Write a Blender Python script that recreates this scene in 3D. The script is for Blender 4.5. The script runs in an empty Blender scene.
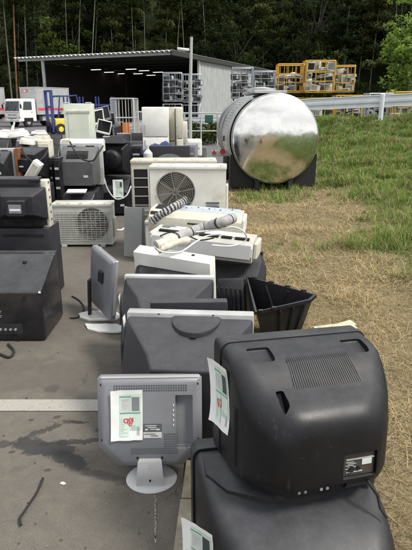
import bpy, bmesh, math, random
import numpy as np
from mathutils import Vector, Matrix, Euler, noise as mnoise
R = math.radians
rnd = random.Random(7)
scene = bpy.context.scene
COL = scene.collection

# ------------------------------------------------------------------ camera model (used to work out where things stand)
H = 1.6; FOC = 520.0; CX = 206.0; CY = 275.0
PITCH = R(18.1); SP = math.sin(PITCH); CP = math.cos(PITCH)
def ray(px, py):
    u = (px-CX)/FOC; v = (CY-py)/FOC
    return Vector((u, CP+v*SP, -SP+v*CP))
def at(px, py, Y):
    d = ray(px, py); t = Y/d.y
    return Vector((d.x*t, Y, H+d.z*t))
def gnd(px, py, z=0.0):
    d = ray(px, py); t = (z-H)/d.z
    return Vector((d.x*t, d.y*t, z))
def X(px, Y, z=0.0):
    return (px-CX)/FOC*(Y*CP+(H-z)*SP)
def Zp(py, Y):
    return at(CX, py, Y).z

# ------------------------------------------------------------------ geometry collector
class G:
    def __init__(s):
        s.v = []; s.f = []; s.m = []; s.mi = 0
    def mat(s, i):
        s.mi = i; return s
    def add(s, vs, fs, M=None):
        o = len(s.v)
        if M is None: s.v += [tuple(p) for p in vs]
        else: s.v += [tuple(M @ Vector(p)) for p in vs]
        for f in fs:
            s.f.append([i+o for i in f]); s.m.append(s.mi)
        return s
    def box(s, c, d, rot=None, bev=0.0, seg=1, taper=None):
        x, y, z = d[0]/2, d[1]/2, d[2]/2
        M = Matrix.Translation(Vector(c))
        if rot is not None: M = M @ Euler(rot).to_matrix().to_4x4()
        tx = ty = 1.0
        if taper: tx, ty = taper
        vs = [(-x,-y,-z),(x,-y,-z),(x,y,-z),(-x,y,-z),(-x*tx,-y*ty,z),(x*tx,-y*ty,z),(x*tx,y*ty,z),(-x*tx,y*ty,z)]
        fs = [(3,2,1,0),(4,5,6,7),(0,1,5,4),(1,2,6,5),(2,3,7,6),(3,0,4,7)]
        if bev > 0:
            bm = bmesh.new()
            bv = [bm.verts.new(p) for p in vs]
            for f in fs: bm.faces.new([bv[i] for i in f])
            bmesh.ops.bevel(bm, geom=list(bm.edges), offset=min(bev, 0.49*min(d)), segments=seg, affect='EDGES', profile=0.5)
            bm.verts.index_update()
            s.add([v.co.copy() for v in bm.verts], [[v.index for v in f.verts] for f in bm.faces], M)
            bm.free()
        else:
            s.add(vs, fs, M)
        return s
    def loft(s, loops, cap0=True, cap1=True, M=None):
        n = len(loops[0]); vs = []; fs = []
        for L in loops: vs += list(L)
        for k in range(len(loops)-1):
            a = k*n; b = a+n
            for i in range(n):
                j = (i+1) % n
                fs.append((a+i, a+j, b+j, b+i))
        if cap0: fs.append(tuple(range(n-1, -1, -1)))
        if cap1: fs.append(tuple(range((len(loops)-1)*n, len(loops)*n)))
        return s.add(vs, fs, M)
    def cyl(s, p0, p1, r0, r1=None, n=12, cap=True):
        r1 = r0 if r1 is None else r1
        p0 = Vector(p0); p1 = Vector(p1); d = (p1-p0).normalized()
        a = d.orthogonal().normalized(); b = d.cross(a)
        L = [[p+(a*math.cos(2*math.pi*i/n)+b*math.sin(2*math.pi*i/n))*r for i in range(n)] for p, r in ((p0, r0), (p1, r1))]
        return s.loft(L, cap, cap)
    def tube(s, pts, r, n=6, cap=True):
        pts = [Vector(p) for p in pts]; loops = []
        prev = None
        for k, p in enumerate(pts):
            d = (pts[min(k+1, len(pts)-1)]-pts[max(k-1, 0)]).normalized()
            if prev is None: a = d.orthogonal().normalized()
            else:
                a = (prev-d*prev.dot(d))
                a = a.normalized() if a.length > 1e-6 else d.orthogonal().normalized()
            prev = a; b = d.cross(a)
            rr = r[k] if isinstance(r, (list, tuple)) else r
            loops.append([p+(a*math.cos(2*math.pi*i/n)+b*math.sin(2*math.pi*i/n))*rr for i in range(n)])
        return s.loft(loops, cap, cap)
    def prism(s, poly, fn, h0, h1):
        A = [fn(p[0], p[1], h0) for p in poly]; B = [fn(p[0], p[1], h1) for p in poly]
        return s.loft([A, B])
    def quad(s, a, b, c, d):
        return s.add([a, b, c, d], [(0, 1, 2, 3)])
    def build(s, name, mats, parent=None, smooth=35, loc=None, rz=0, rot=None, label=None, fix=True):
        me = bpy.data.meshes.new(name)
        me.from_pydata(s.v, [], s.f)
        if not isinstance(mats, (list, tuple)): mats = [mats]
        for m in mats: me.materials.append(m)
        me.polygons.foreach_set('material_index', s.m)
        if fix:
            bm = bmesh.new(); bm.from_mesh(me)
            bmesh.ops.recalc_face_normals(bm, faces=list(bm.faces))
            bm.to_mesh(me); bm.free()
        if smooth:
            me.shade_smooth(); me.set_sharp_from_angle(angle=R(smooth))
        me.update()
        o = bpy.data.objects.new(name, me); COL.objects.link(o)
        if parent: o.parent = parent
        if loc is not None: o.location = loc
        if rot is not None: o.rotation_euler = rot
        elif rz: o.rotation_euler = (0, 0, rz)
        if label: o['label'] = label
        return o

def cut(o, cutters):
    """boolean-subtract cutter shapes from a part (recesses, openings)"""
    tmp = []
    for g in cutters:
        c = g.build('cutter', list(o.data.materials), smooth=0)
        c.matrix_world = Matrix.Identity(4)
        m = o.modifiers.new('b', 'BOOLEAN'); m.operation = 'DIFFERENCE'; m.object = c; m.solver = 'EXACT'
        tmp.append(c)
    par, loc, rot = o.parent, o.location.copy(), o.rotation_euler.copy()
    o.parent = None; o.location = (0, 0, 0); o.rotation_euler = (0, 0, 0)
    bpy.context.view_layer.update()
    dg = bpy.context.evaluated_depsgraph_get()
    me = bpy.data.meshes.new_from_object(o.evaluated_get(dg))
    old = o.data; o.modifiers.clear(); o.data = me; me.name = old.name
    bpy.data.meshes.remove(old)
    me.shade_smooth(); me.set_sharp_from_angle(angle=R(35))
    o.parent = par; o.location = loc; o.rotation_euler = rot
    for c in tmp:
        me2 = c.data; bpy.data.objects.remove(c); bpy.data.meshes.remove(me2)
    return o

def thing(name, label, cat, loc=(0, 0, 0), rz=0, group=None, rot=None):
    o = bpy.data.objects.new(name, None); COL.objects.link(o)
    o.empty_display_size = 0.1
    o.location = loc; o.rotation_euler = rot if rot is not None else (0, 0, rz)
    o['label'] = label; o['category'] = cat
    if group: o['group'] = group
    return o
def tag(o, label, cat, group=None):
    o['label'] = label; o['category'] = cat
    if group: o['group'] = group
    return o
def setting(o, kind='structure'):
    o['kind'] = kind; return o
def dup(root, loc, rz=None, label=None, group=None, rot=None, sc=None):
    r = root.copy(); COL.objects.link(r); r.location = loc
    if rot is not None: r.rotation_euler = rot
    elif rz is not None: r.rotation_euler = (0, 0, rz)
    if sc is not None: r.scale = (sc, sc, sc) if not isinstance(sc, (tuple, list)) else sc
    if label: r['label'] = label
    if group: r['group'] = group
    for ch in list(root.children):
        c = ch.copy(); COL.objects.link(c); c.parent = r
        for g in list(ch.children):
            d = g.copy(); COL.objects.link(d); d.parent = c
    return r

# ------------------------------------------------------------------ loops
def rrect(w, h, r, cx=0, cz=0, y=0, n=5, rt=None):
    """rounded rectangle in the x-z plane at depth y; rt = radius of the two upper corners"""
    rt = r if rt is None else rt
    pts = []
    for (sx, sz, a0, rr) in ((1, 1, 0, rt), (-1, 1, 90, rt), (-1, -1, 180, r), (1, -1, 270, r)):
        rr = min(rr, w/2*0.98, h/2*0.98)
        for k in range(n+1):
            a = R(a0+90*k/n)
            pts.append(Vector((cx+sx*(w/2-rr)+rr*math.cos(a), y, cz+sz*(h/2-rr)+rr*math.sin(a))))
    return pts
def chsec(y, w, h, z0, cx_, cz_, x0=0):
    """section with two chamfered upper corners"""
    return [Vector((x0-w/2, y, z0)), Vector((x0+w/2, y, z0)), Vector((x0+w/2, y, z0+h-cz_)), Vector((x0+w/2-cx_, y, z0+h)),
            Vector((x0-w/2+cx_, y, z0+h)), Vector((x0-w/2, y, z0+h-cz_))]

# ------------------------------------------------------------------ materials
def nodes(name):
    m = bpy.data.materials.new(name); m.use_nodes = True
    nt = m.node_tree; nt.nodes.clear()
    return m, nt, nt.nodes, nt.links
def principled(N, L):
    out = N.new('ShaderNodeOutputMaterial'); b = N.new('ShaderNodeBsdfPrincipled')
    L.new(b.outputs[0], out.inputs[0]); return b
def vcoord(N, L, rand=True):
    tc = N.new('ShaderNodeTexCoord')
    if not rand: return tc.outputs['Object']
    oi = N.new('ShaderNodeObjectInfo'); mu = N.new('ShaderNodeMath'); mu.operation = 'MULTIPLY'; mu.inputs[1].default_value = 37.0
    L.new(oi.outputs['Random'], mu.inputs[0])
    va = N.new('ShaderNodeVectorMath'); va.operation = 'ADD'
    L.new(tc.outputs['Object'], va.inputs[0]); L.new(mu.outputs[0], va.inputs[1])
    return va.outputs[0]
def noise_(N, L, vec, scale, detail=5, rough=0.6, dist=0.0):
    n = N.new('ShaderNodeTexNoise'); n.inputs['Scale'].default_value = scale; n.inputs['Detail'].default_value = detail
    n.inputs['Roughness'].default_value = rough; n.inputs['Distortion'].default_value = dist
    if vec is not None: L.new(vec, n.inputs['Vector'])
    return n.outputs[0]
def ramp(N, L, fac, a, b, ca=0.0, cb=1.0):
    r = N.new('ShaderNodeMapRange'); r.interpolation_type = 'SMOOTHSTEP'
    r.inputs[1].default_value = a; r.inputs[2].default_value = b; r.inputs[3].default_value = ca; r.inputs[4].default_value = cb
    L.new(fac, r.inputs[0]); return r.outputs[0]
def mixc(N, L, fac, a, b):
    m = N.new('ShaderNodeMix'); m.data_type = 'RGBA'
    for s, v in ((m.inputs[0], fac), (m.inputs[6], a), (m.inputs[7], b)):
        if isinstance(v, (int, float)): s.default_value = v
        elif isinstance(v, (tuple, list)): s.default_value = (*v[:3], 1)
        else: L.new(v, s)
    return m.outputs[2]
def math_(N, L, op, a, b):
    m = N.new('ShaderNodeMath'); m.operation = op
    for s, v in ((m.inputs[0], a), (m.inputs[1], b)):
        if isinstance(v, (int, float)): s.default_value = v
        else: L.new(v, s)
    return m.outputs[0]
def bump_(N, L, h, strength, dist=0.002):
    b = N.new('ShaderNodeBump'); b.inputs['Strength'].default_value = strength; b.inputs['Distance'].default_value = dist
    L.new(h, b.inputs['Height']); return b.outputs[0]

def pm(name, col, rough=0.5, metal=0.0, var=0.18, scale=4.0, dirt=0.0, dirtcol=(0.16, 0.13, 0.10), dscale=3.0, dust=0.0, dustcol=(0.30, 0.28, 0.25), grain=0.0, gscale=350.0, spec=0.5, scuff=0.0):
    m, nt, N, L = nodes(name)
    b = principled(N, L); vec = vcoord(N, L)
    n1 = noise_(N, L, vec, scale, 6, 0.65)
    lo = tuple(c*(1-var) for c in col); hi = tuple(min(1, c*(1+var)) for c in col)
    c = mixc(N, L, ramp(N, L, n1, 0.3, 0.7), lo, hi)
    if dirt > 0:
        n2 = noise_(N, L, vec, dscale, 8, 0.72, 0.4)
        f = ramp(N, L, n2, 0.48, 0.72, 0.0, dirt)
        c = mixc(N, L, f, c, dirtcol)
    if dust > 0:
        ge = N.new('ShaderNodeNewGeometry'); sx = N.new('ShaderNodeSeparateXYZ'); L.new(ge.outputs['Normal'], sx.inputs[0])
        up = ramp(N, L, sx.outputs[2], 0.45, 1.0)
        n3 = noise_(N, L, vec, 9.0, 8, 0.75)
        f = math_(N, L, 'MULTIPLY', up, ramp(N, L, n3, 0.3, 0.75, dust*0.45, dust))
        c = mixc(N, L, f, c, dustcol)
    if scuff > 0:
        n5 = noise_(N, L, vec, 38.0, 9, 0.82, 1.5); n6 = noise_(N, L, vec, 5.0, 4, 0.6)
        f = math_(N, L, 'MULTIPLY', ramp(N, L, n5, 0.60, 0.72), ramp(N, L, n6, 0.40, 0.65, 0.05, scuff))
        c = mixc(N, L, f, c, (0.22, 0.215, 0.205))
        mp_ = N.new('ShaderNodeMapping'); mp_.inputs['Scale'].default_value = (60, 60, 5); L.new(vec, mp_.inputs[0])
        n7 = noise_(N, L, mp_.outputs[0], 1.0, 4, 0.6)
        c = mixc(N, L, math_(N, L, 'MULTIPLY', ramp(N, L, n7, 0.60, 0.72), ramp(N, L, n6, 0.45, 0.62, 0.0, scuff*0.35)), c, (0.17, 0.165, 0.155))
    L.new(c, b.inputs['Base Color'])
    L.new(ramp(N, L, n1, 0.2, 0.8, max(0.02, rough-0.1), min(1, rough+0.12)), b.inputs['Roughness'])
    b.inputs['Metallic'].default_value = metal
    b.inputs['Specular IOR Level'].default_value = spec
    if grain > 0:
        n4 = noise_(N, L, vec, gscale, 2, 0.5)
        L.new(bump_(N, L, n4, grain, 0.001), b.inputs['Normal'])
    return m
def flat(name, col, rough=0.6, metal=0.0):
    return pm(name, col, rough, metal, var=0.08, scale=20)

M = {}
M['black'] = pm('black_plastic', (0.0085, 0.009, 0.0115), 0.40, dust=0.55, dustcol=(0.085, 0.087, 0.093), grain=0.25, gscale=700, dirt=0.25, dirtcol=(0.03, 0.028, 0.026), spec=.30, scuff=.5)
M['black2'] = pm('faded_black_plastic', (0.013, 0.0135, 0.0165), 0.42, dust=0.6, dustcol=(0.10, 0.103, 0.11), grain=0.2, gscale=700, dirt=0.3, dirtcol=(0.04, 0.038, 0.035), spec=.30, scuff=.5)
M['charcoal'] = pm('charcoal_plastic', (0.024, 0.024, 0.030), 0.5, dust=0.4, dustcol=(0.12, 0.12, 0.125), grain=0.2, gscale=600, dirt=0.3, dirtcol=(0.03, 0.028, 0.026), spec=.30, scuff=.5)
M['darkgrey'] = pm('dark_grey_plastic', (0.075, 0.077, 0.083), 0.5, dust=0.3, dustcol=(0.25, 0.25, 0.24), dirt=0.3, dirtcol=(0.06, 0.05, 0.045))
M['slot'] = flat('slot_black', (0.006, 0.006, 0.007), 0.8)
M['bezelgrey'] = pm('silver_grey_bezel', (0.40, 0.41, 0.42), 0.42, dirt=0.25, dirtcol=(0.28, 0.26, 0.24), dust=0.2, dustcol=(0.5, 0.49, 0.46))
M['silver'] = pm('silver_plastic', (0.185, 0.192, 0.212), 0.42, var=0.08, dust=0.2, dustcol=(0.42, 0.42, 0.41), grain=0.1, gscale=900, dirt=0.12, dirtcol=(0.2, 0.2, 0.21))
M['silverlight'] = pm('light_silver_plastic', (0.34, 0.345, 0.355), 0.38, var=0.06, dirt=0.15, dirtcol=(0.35, 0.33, 0.3))
M['footsilver'] = pm('foot_silver', (0.50, 0.505, 0.51), 0.35, var=0.05, dirt=0.15, dirtcol=(0.35, 0.33, 0.3))
M['white'] = pm('white_plastic', (0.74, 0.74, 0.71), 0.45, var=0.06, dirt=0.3, dirtcol=(0.48, 0.43, 0.34), dscale=5)
M['cream'] = pm('cream_casing', (0.57, 0.555, 0.47), 0.5, var=0.10, dirt=0.6, dirtcol=(0.34, 0.28, 0.19), dscale=7, dust=0.3, dustcol=(0.5, 0.44, 0.33))
M['acwhite'] = pm('white_painted_steel', (0.68, 0.68, 0.635), 0.42, var=0.07, dirt=0.6, dirtcol=(0.42, 0.35, 0.25), dscale=6, dust=0.35, dustcol=(0.55, 0.48, 0.37))
M['acgrey'] = pm('weathered_grey_white_steel', (0.50, 0.51, 0.475), 0.5, var=0.12, dirt=0.65, dirtcol=(0.33, 0.30, 0.24), dscale=5, dust=0.4, dustcol=(0.5, 0.44, 0.33))
M['rust'] = pm('rust', (0.16, 0.075, 0.03), 0.85, var=0.4, scale=20)
M['greypanel'] = pm('grey_steel_panel', (0.33, 0.34, 0.34), 0.5, var=0.1, dirt=0.3, dirtcol=(0.22, 0.2, 0.17))
M['fin'] = pm('coil_fins', (0.12, 0.115, 0.10), 0.55, 0.4, var=0.4, scale=30)
M['fan'] = pm('fan_plastic', (0.16, 0.15, 0.125), 0.6, dirt=0.4)
M['paper'] = pm('sticker_paper', (0.76, 0.78, 0.78), 0.55, var=0.05, scale=14, dirt=0.25, dirtcol=(0.55, 0.57, 0.55), dscale=12, grain=.6, gscale=22)
M['green'] = flat('print_green', (0.10, 0.32, 0.20), 0.6)
M['greenpale'] = flat('print_pale_green', (0.55, 0.70, 0.62), 0.6)
M['printgrey'] = flat('print_grey', (0.35, 0.37, 0.37), 0.6)
M['printdark'] = flat('print_dark', (0.05, 0.06, 0.065), 0.55)
M['printmid'] = flat('print_midgrey', (0.20, 0.22, 0.23), 0.55)
M['red'] = flat('marker_red', (0.62, 0.06, 0.07), 0.6)
M['label'] = flat('label_dark', (0.09, 0.095, 0.105), 0.5)
M['labelpale'] = flat('label_pale', (0.55, 0.57, 0.57), 0.5)
M['glass'] = flat('screen_glass', (0.02, 0.022, 0.024), 0.08)
M['cagesteel'] = pm('dull_cage_steel', (0.30, 0.33, 0.37), 0.45, 0.3, var=0.15, dirt=0.2)
M['guardwire'] = flat('guard_wire', (0.30, 0.295, 0.27), .5)
M['steel'] = pm('galvanised_steel', (0.50, 0.52, 0.53), 0.42, 0.6, var=0.15, dirt=0.2)
M['steelpaint'] = pm('grey_painted_steel', (0.42, 0.43, 0.42), 0.5, var=0.12, dirt=0.25)
M['whitepaint'] = pm('white_paint', (0.76, 0.77, 0.76), 0.4, var=0.05, dirt=0.2, dirtcol=(0.5, 0.47, 0.4))
M['railwhite'] = pm('guardrail_paint', (0.62, 0.66, 0.70), 0.4, var=0.07, dirt=0.25, dirtcol=(0.42, 0.42, 0.4), dscale=2)
M['yellow'] = pm('yellow_paint', (0.52, 0.29, 0.025), 0.5, var=0.15, dirt=0.3, dirtcol=(0.28, 0.16, 0.04))
M['liftyellow'] = pm('forklift_yellow', (0.72, 0.56, 0.07), 0.4, var=0.06, dirt=0.15)
M['blue'] = pm('blue_paint', (0.035, 0.05, 0.20), 0.45, var=0.15)
M['tarp'] = pm('blue_tarp', (0.02, 0.045, 0.15), 0.6, var=0.3, scale=8)
M['rubber'] = flat('rubber', (0.018, 0.018, 0.018), 0.85)
M['wood'] = pm('brown_woodgrain', (0.22, 0.085, 0.03), 0.5, var=0.3, scale=12)
M['orange'] = flat('orange_plastic', (0.75, 0.20, 0.04), 0.5)
M['redglass'] = flat('red_lens', (0.36, 0.025, 0.02), 0.25)
M['board'] = pm('circuit_board_cover', (0.42, 0.48, 0.55), 0.45, 0.2, var=0.12, scale=12)
M['tape'] = flat('black_tape', (0.02, 0.02, 0.02), 0.6)
M['hose'] = pm('grey_insulation_hose', (0.34, 0.34, 0.34), 0.75, var=0.2, scale=20)
M['hosebeige'] = pm('beige_insulation_hose', (0.55, 0.52, 0.43), 0.75, var=0.15, scale=20)
M['asphpaint'] = None
M['palegreen'] = pm('pale_green_white_steel', (0.60, 0.65, 0.56), 0.45, var=0.06, dirt=0.25, dirtcol=(0.42, 0.42, 0.34))
M['concretegrey'] = pm('concrete', (0.36, 0.34, 0.30), 0.85, var=0.2, scale=8, grain=0.5, gscale=120, dirt=0.4, dirtcol=(0.2, 0.17, 0.13))
M['pcgreen'] = flat('dark_green_box', (0.02, 0.09, 0.06), 0.5)
M['teal'] = flat('teal_net', (0.05, 0.30, 0.20), 0.7)
# ------------------------------------------------------------------ camera, light, sky
cam = bpy.data.cameras.new('camera'); camo = bpy.data.objects.new('camera', cam); COL.objects.link(camo)
camo.location = (0, 0, H); camo.rotation_euler = (R(90)-PITCH, 0, 0)
cam.sensor_fit = 'VERTICAL'; cam.sensor_height = 36; cam.sensor_width = 36
cam.lens = 36*FOC/550.0; cam.clip_start = 0.05; cam.clip_end = 2000
scene.camera = camo
scene.view_settings.view_transform = 'Standard'; scene.view_settings.look = 'None'
scene.view_settings.exposure = 0; scene.view_settings.gamma = 1
SUN_EL, SUN_AZ = 55.0, 112.0          # azimuth measured clockwise from +Y
w = bpy.data.worlds.new('World'); scene.world = w; w.use_nodes = True
nt = w.node_tree; nt.nodes.clear(); N, L = nt.nodes, nt.links
sky = N.new('ShaderNodeTexSky'); sky.sky_type = 'NISHITA'; sky.sun_disc = False
sky.sun_elevation = R(SUN_EL); sky.sun_rotation = R(SUN_AZ); sky.dust_density = 4.0; sky.air_density = 1.0
hs = N.new('ShaderNodeHueSaturation'); hs.inputs['Saturation'].default_value = 0.42; hs.inputs['Value'].default_value = 1.0
L.new(sky.outputs[0], hs.inputs['Color'])
tc = N.new('ShaderNodeTexCoord')
mp = N.new('ShaderNodeMapping'); mp.inputs['Scale'].default_value = (1, 1, 3.0); L.new(tc.outputs['Generated'], mp.inputs[0])
cl = noise_(N, L, mp.outputs[0], 1.6, 7, 0.6, 0.3)
cf = ramp(N, L, cl, 0.18, 0.60)
skyc = mixc(N, L, math_(N, L, 'MULTIPLY', cf, 0.85), hs.outputs[0], (13.5, 13.6, 13.8))
bg = N.new('ShaderNodeBackground'); bg.inputs[1].default_value = 0.103
L.new(skyc, bg.inputs[0]); wo = N.new('ShaderNodeOutputWorld'); L.new(bg.outputs[0], wo.inputs[0])
sl = bpy.data.lights.new('sun', 'SUN'); so = bpy.data.objects.new('sun', sl); COL.objects.link(so)
sl.energy = 3.8; sl.angle = R(13); sl.color = (1.0, 0.95, 0.86)
_d = Vector((math.sin(R(SUN_AZ))*math.cos(R(SUN_EL)), math.cos(R(SUN_AZ))*math.cos(R(SUN_EL)), math.sin(R(SUN_EL))))
so.rotation_euler = _d.to_track_quat('Z', 'Y').to_euler(); so.location = (0, 0, 60)
scene.cycles.max_bounces = 6; scene.cycles.use_denoising = True

# ------------------------------------------------------------------ terrain
R1 = gnd(380, 120, 1.17)                       # guardrail post at the top of the bank
RE = Vector((0.90, -0.436)); RN = Vector((-0.436, -0.90))
def sstep(a, b, x):
    t = min(1, max(0, (x-a)/(b-a))); return t*t*(3-2*t)
def rail_ad(x, y):
    px, py = x-R1.x, y-R1.y
    return px*RE.x+py*RE.y, px*RN.x+py*RN.y
def crest(a):
    if a >= -3: return 1.17+0.045*min(a, 15)
    return max(0.24, 1.035+0.16*(a+3))
def foot_x(y): return 1.30+0.10*(min(max(y, -20), 8)-3)+0.0*y
def bank(x, y):
    a, d = rail_ad(x, y)
    z = crest(a); base = 0.0
    f = max(0, x-foot_x(y))*0.95
    if f <= 0: return 0.0
    k = sstep(0, 1.0, f)
    if d > 0:
        t = f/(f+d); return z*t*(0.75+0.25*t)*k
    base = 0.25
    return (base+(z-base)*(1-sstep(1.8, 5.0, -d)))*k
def curb_x(y): return -0.096+0.05*(y-2.0)
def vh(x, y):
    z = bank(x, y)
    k = min(1, max(0, (x-curb_x(y)-0.12)/0.5))
    n = mnoise.noise(Vector((x*0.9, y*0.9, 0)))*0.05+mnoise.noise(Vector((x*2.6, y*2.6, 4)))*0.035+mnoise.noise(Vector((x*6.5, y*6.5, 14)))*0.014
    return z+k*(n+0.015)+0.012

def ground_mats():
    # asphalt
    m, nt, N, L = nodes('asphalt'); b = principled(N, L)
    vec = vcoord(N, L, False)
    fine = noise_(N, L, vec, 260, 3, 0.7); mid = noise_(N, L, vec, 14, 6, 0.7); big = noise_(N, L, vec, 0.7, 6, 0.6, 0.5); sm = noise_(N, L, vec, 3.2, 9, 0.72, 0.3)
    c = mixc(N, L, ramp(N, L, fine, 0.3, 0.72), (0.056, 0.050, 0.042), (0.176, 0.159, 0.134))
    c = mixc(N, L, ramp(N, L, mid, 0.35, 0.75, 0.0, 0.45), c, (0.18, 0.162, 0.135))
    c = mixc(N, L, ramp(N, L, big, 0.42, 0.68, 0.0, 0.40), c, (0.076, 0.07, 0.062))
    c = mixc(N, L, ramp(N, L, sm, 0.56, 0.72, 0.0, 0.55), c, (0.062, 0.056, 0.05))
    c = mixc(N, L, ramp(N, L, sm, 0.42, 0.30, 0.0, 0.35), c, (0.165, 0.147, 0.118))
    # the far part of the yard is newer, greyer asphalt
    sx = N.new('ShaderNodeSeparateXYZ'); L.new(vec, sx.inputs[0])
    c = mixc(N, L, ramp(N, L, sx.outputs[1], 9, 16), c, (0.10, 0.103, 0.108))
    # hairline cracks and paler aggregate
    vo = N.new('ShaderNodeTexVoronoi'); vo.feature = 'DISTANCE_TO_EDGE'; vo.inputs['Scale'].default_value = 0.9
    dv = N.new('ShaderNodeVectorMath'); dv.operation = 'ADD'; nz = N.new('ShaderNodeTexNoise'); nz.inputs['Scale'].default_value = 3.0; nz.inputs['Detail'].default_value = 6
    L.new(vec, nz.inputs['Vector']); sc_ = N.new('ShaderNodeVectorMath'); sc_.operation = 'SCALE'; sc_.inputs['Scale'].default_value = 0.5; L.new(nz.outputs['Color'], sc_.inputs[0])
    L.new(vec, dv.inputs[0]); L.new(sc_.outputs[0], dv.inputs[1]); L.new(dv.outputs[0], vo.inputs['Vector'])
    c = mixc(N, L, math_(N, L, 'MULTIPLY', ramp(N, L, vo.outputs['Distance'], 0.0, 0.006, 0.65, 0.0), ramp(N, L, big, 0.45, 0.6)), c, (0.04, 0.036, 0.03))
    v2 = N.new('ShaderNodeTexVoronoi'); v2.inputs['Scale'].default_value = 120; L.new(vec, v2.inputs['Vector'])
    c = mixc(N, L, ramp(N, L, v2.outputs['Distance'], 0.10, 0.25, 0.35, 0.0), c, (0.27, 0.255, 0.225))
    # oil stain and its streaks
    def blob(cx, cy, sxx, syy, rot, amt, col, c, nsc=9, wob=0.9, lo=0.75, hi=1.1):
        mpn = N.new('ShaderNodeMapping'); mpn.vector_type = 'TEXTURE'
        mpn.inputs['Location'].default_value = (cx, cy, 0); mpn.inputs['Rotation'].default_value = (0, 0, R(rot)); mpn.inputs['Scale'].default_value = (sxx, syy, 1)
        L.new(vec, mpn.inputs[0])
        ln = N.new('ShaderNodeVectorMath'); ln.operation = 'LENGTH'; L.new(mpn.outputs[0], ln.inputs[0])
        nn = noise_(N, L, vec, nsc, 8, 0.7, 0.6)
        dd = math_(N, L, 'ADD', ln.outputs['Value'], math_(N, L, 'MULTIPLY', math_(N, L, 'SUBTRACT', nn, 0.5), wob*2))
        return mixc(N, L, ramp(N, L, dd, lo, hi, amt, 0.0), c, col)
    p = gnd(44, 447); c = blob(p.x, p.y, 0.165, 0.072, -8, 0.9, (0.028, 0.029, 0.032), c, 13, 1.3)
    p = gnd(70, 460); c = blob(p.x, p.y, 0.12, 0.05, -35, 0.85, (0.028, 0.029, 0.032), c, 16, 1.3)
    p = gnd(88, 441); c = blob(p.x, p.y, 0.24, 0.022, 6, 0.85, (0.026, 0.024, 0.022), c, 20, 1.7)
    p = gnd(76, 422); c = blob(p.x, p.y, 0.075, 0.014, -8, 0.9, (0.02, 0.018, 0.016), c, 28, 1.6)
    p = gnd(45, 430); c = blob(p.x, p.y, 0.15, 0.022, 38, 0.75, (0.03, 0.027, 0.024), c, 32, 2.0)
    p = gnd(4, 444); c = blob(p.x, p.y, 0.04, 0.03, 0, 0.7, (0.03, 0.027, 0.024), c, 14)
    p = gnd(52, 388); c = blob(p.x, p.y, 0.05, 0.05, 0, 0.5, (0.03, 0.027, 0.02), c, 14)
    p = gnd(110, 478); c = blob(p.x, p.y, 0.2, 0.03, -20, 0.5, (0.035, 0.032, 0.03), c, 24, 1.7)
    for (a_, b_, r_) in ((31, 420, .012), (57, 417, .016), (12, 452, .014), (48, 470, .012), (100, 430, .02)):
        p = gnd(a_, b_); c = blob(p.x, p.y, r_*1.4, r_, 20, 0.7, (0.03, 0.028, 0.025), c, 30, .9)
    p = gnd(30, 375); c = blob(p.x, p.y, 0.9, 0.22, 0, 0.35, (0.06, 0.053, 0.045), c, 5)
    L.new(c, b.inputs['Base Color'])
    L.new(ramp(N, L, sm, 0.3, 0.7, 0.75, 0.95), b.inputs['Roughness'])
    L.new(bump_(N, L, math_(N, L, 'ADD', fine, math_(N, L, 'MULTIPLY', mid, 0.6)), 0.55, 0.004), b.inputs['Normal'])
    M['asphalt'] = m
    # worn road paint
    m, nt, N, L = nodes('worn_paint'); b = principled(N, L); vec = vcoord(N, L, False)
    n1 = noise_(N, L, vec, 30, 8, 0.75); n2 = noise_(N, L, vec, 200, 3, 0.7); n3 = noise_(N, L, vec, 3, 4)
    c = mixc(N, L, ramp(N, L, n1, 0.35, 0.7), (0.30, 0.287, 0.26), (0.40, 0.385, 0.35))
    c = mixc(N, L, ramp(N, L, math_(N, L, 'ADD', math_(N, L, 'MULTIPLY', n1, 0.6), math_(N, L, 'MULTIPLY', n2, 0.4)), 0.50, 0.62, 0, 0.8), c, (0.13, 0.118, 0.10))
    c = mixc(N, L, ramp(N, L, n3, 0.5, 0.75, 0, 0.35), c, (0.2, 0.18, 0.16))
    L.new(c, b.inputs['Base Color']); b.inputs['Roughness'].default_value = 0.85
    L.new(bump_(N, L, n2, 0.4, 0.003), b.inputs['Normal'])
    M['asphpaint'] = m
    # verge soil / straw
    m, nt, N, L = nodes('straw_ground'); b = principled(N, L); vec = vcoord(N, L, False)
    wv = N.new('ShaderNodeMapping'); wv.inputs['Scale'].default_value = (1, 1, 1); L.new(vec, wv.inputs[0])
    n1 = noise_(N, L, vec, 45, 8, 0.8, 1.2); n2 = noise_(N, L, vec, 2.2, 7, 0.7, 0.4); n3 = noise_(N, L, vec, 9, 6, 0.7)
    at_ = N.new('ShaderNodeAttribute'); at_.attribute_name = 'Green'
    straw = mixc(N, L, ramp(N, L, n1, 0.3, 0.7), (0.07, 0.052, 0.028), (0.40, 0.32, 0.185))
    straw = mixc(N, L, ramp(N, L, n2, 0.5, 0.75, 0, 0.55), straw, (0.10, 0.075, 0.043))
    grn = mixc(N, L, ramp(N, L, n1, 0.3, 0.7), (0.035, 0.058, 0.014), (0.13, 0.18, 0.05))
    c = mixc(N, L, ramp(N, L, math_(N, L, 'ADD', at_.outputs['Fac'], math_(N, L, 'SUBTRACT', n3, 0.5)), 0.35, 0.65), straw, grn)
    L.new(c, b.inputs['Base Color']); b.inputs['Roughness'].default_value = 0.95; b.inputs['Specular IOR Level'].default_value = 0.15
    L.new(bump_(N, L, n1, 0.8, 0.02), b.inputs['Normal'])
    M['verge'] = m
    m, nt, N, L = nodes('forest_floor'); b = principled(N, L); vec = vcoord(N, L, False)
    n1 = noise_(N, L, vec, 0.8, 8, 0.75)
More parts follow.
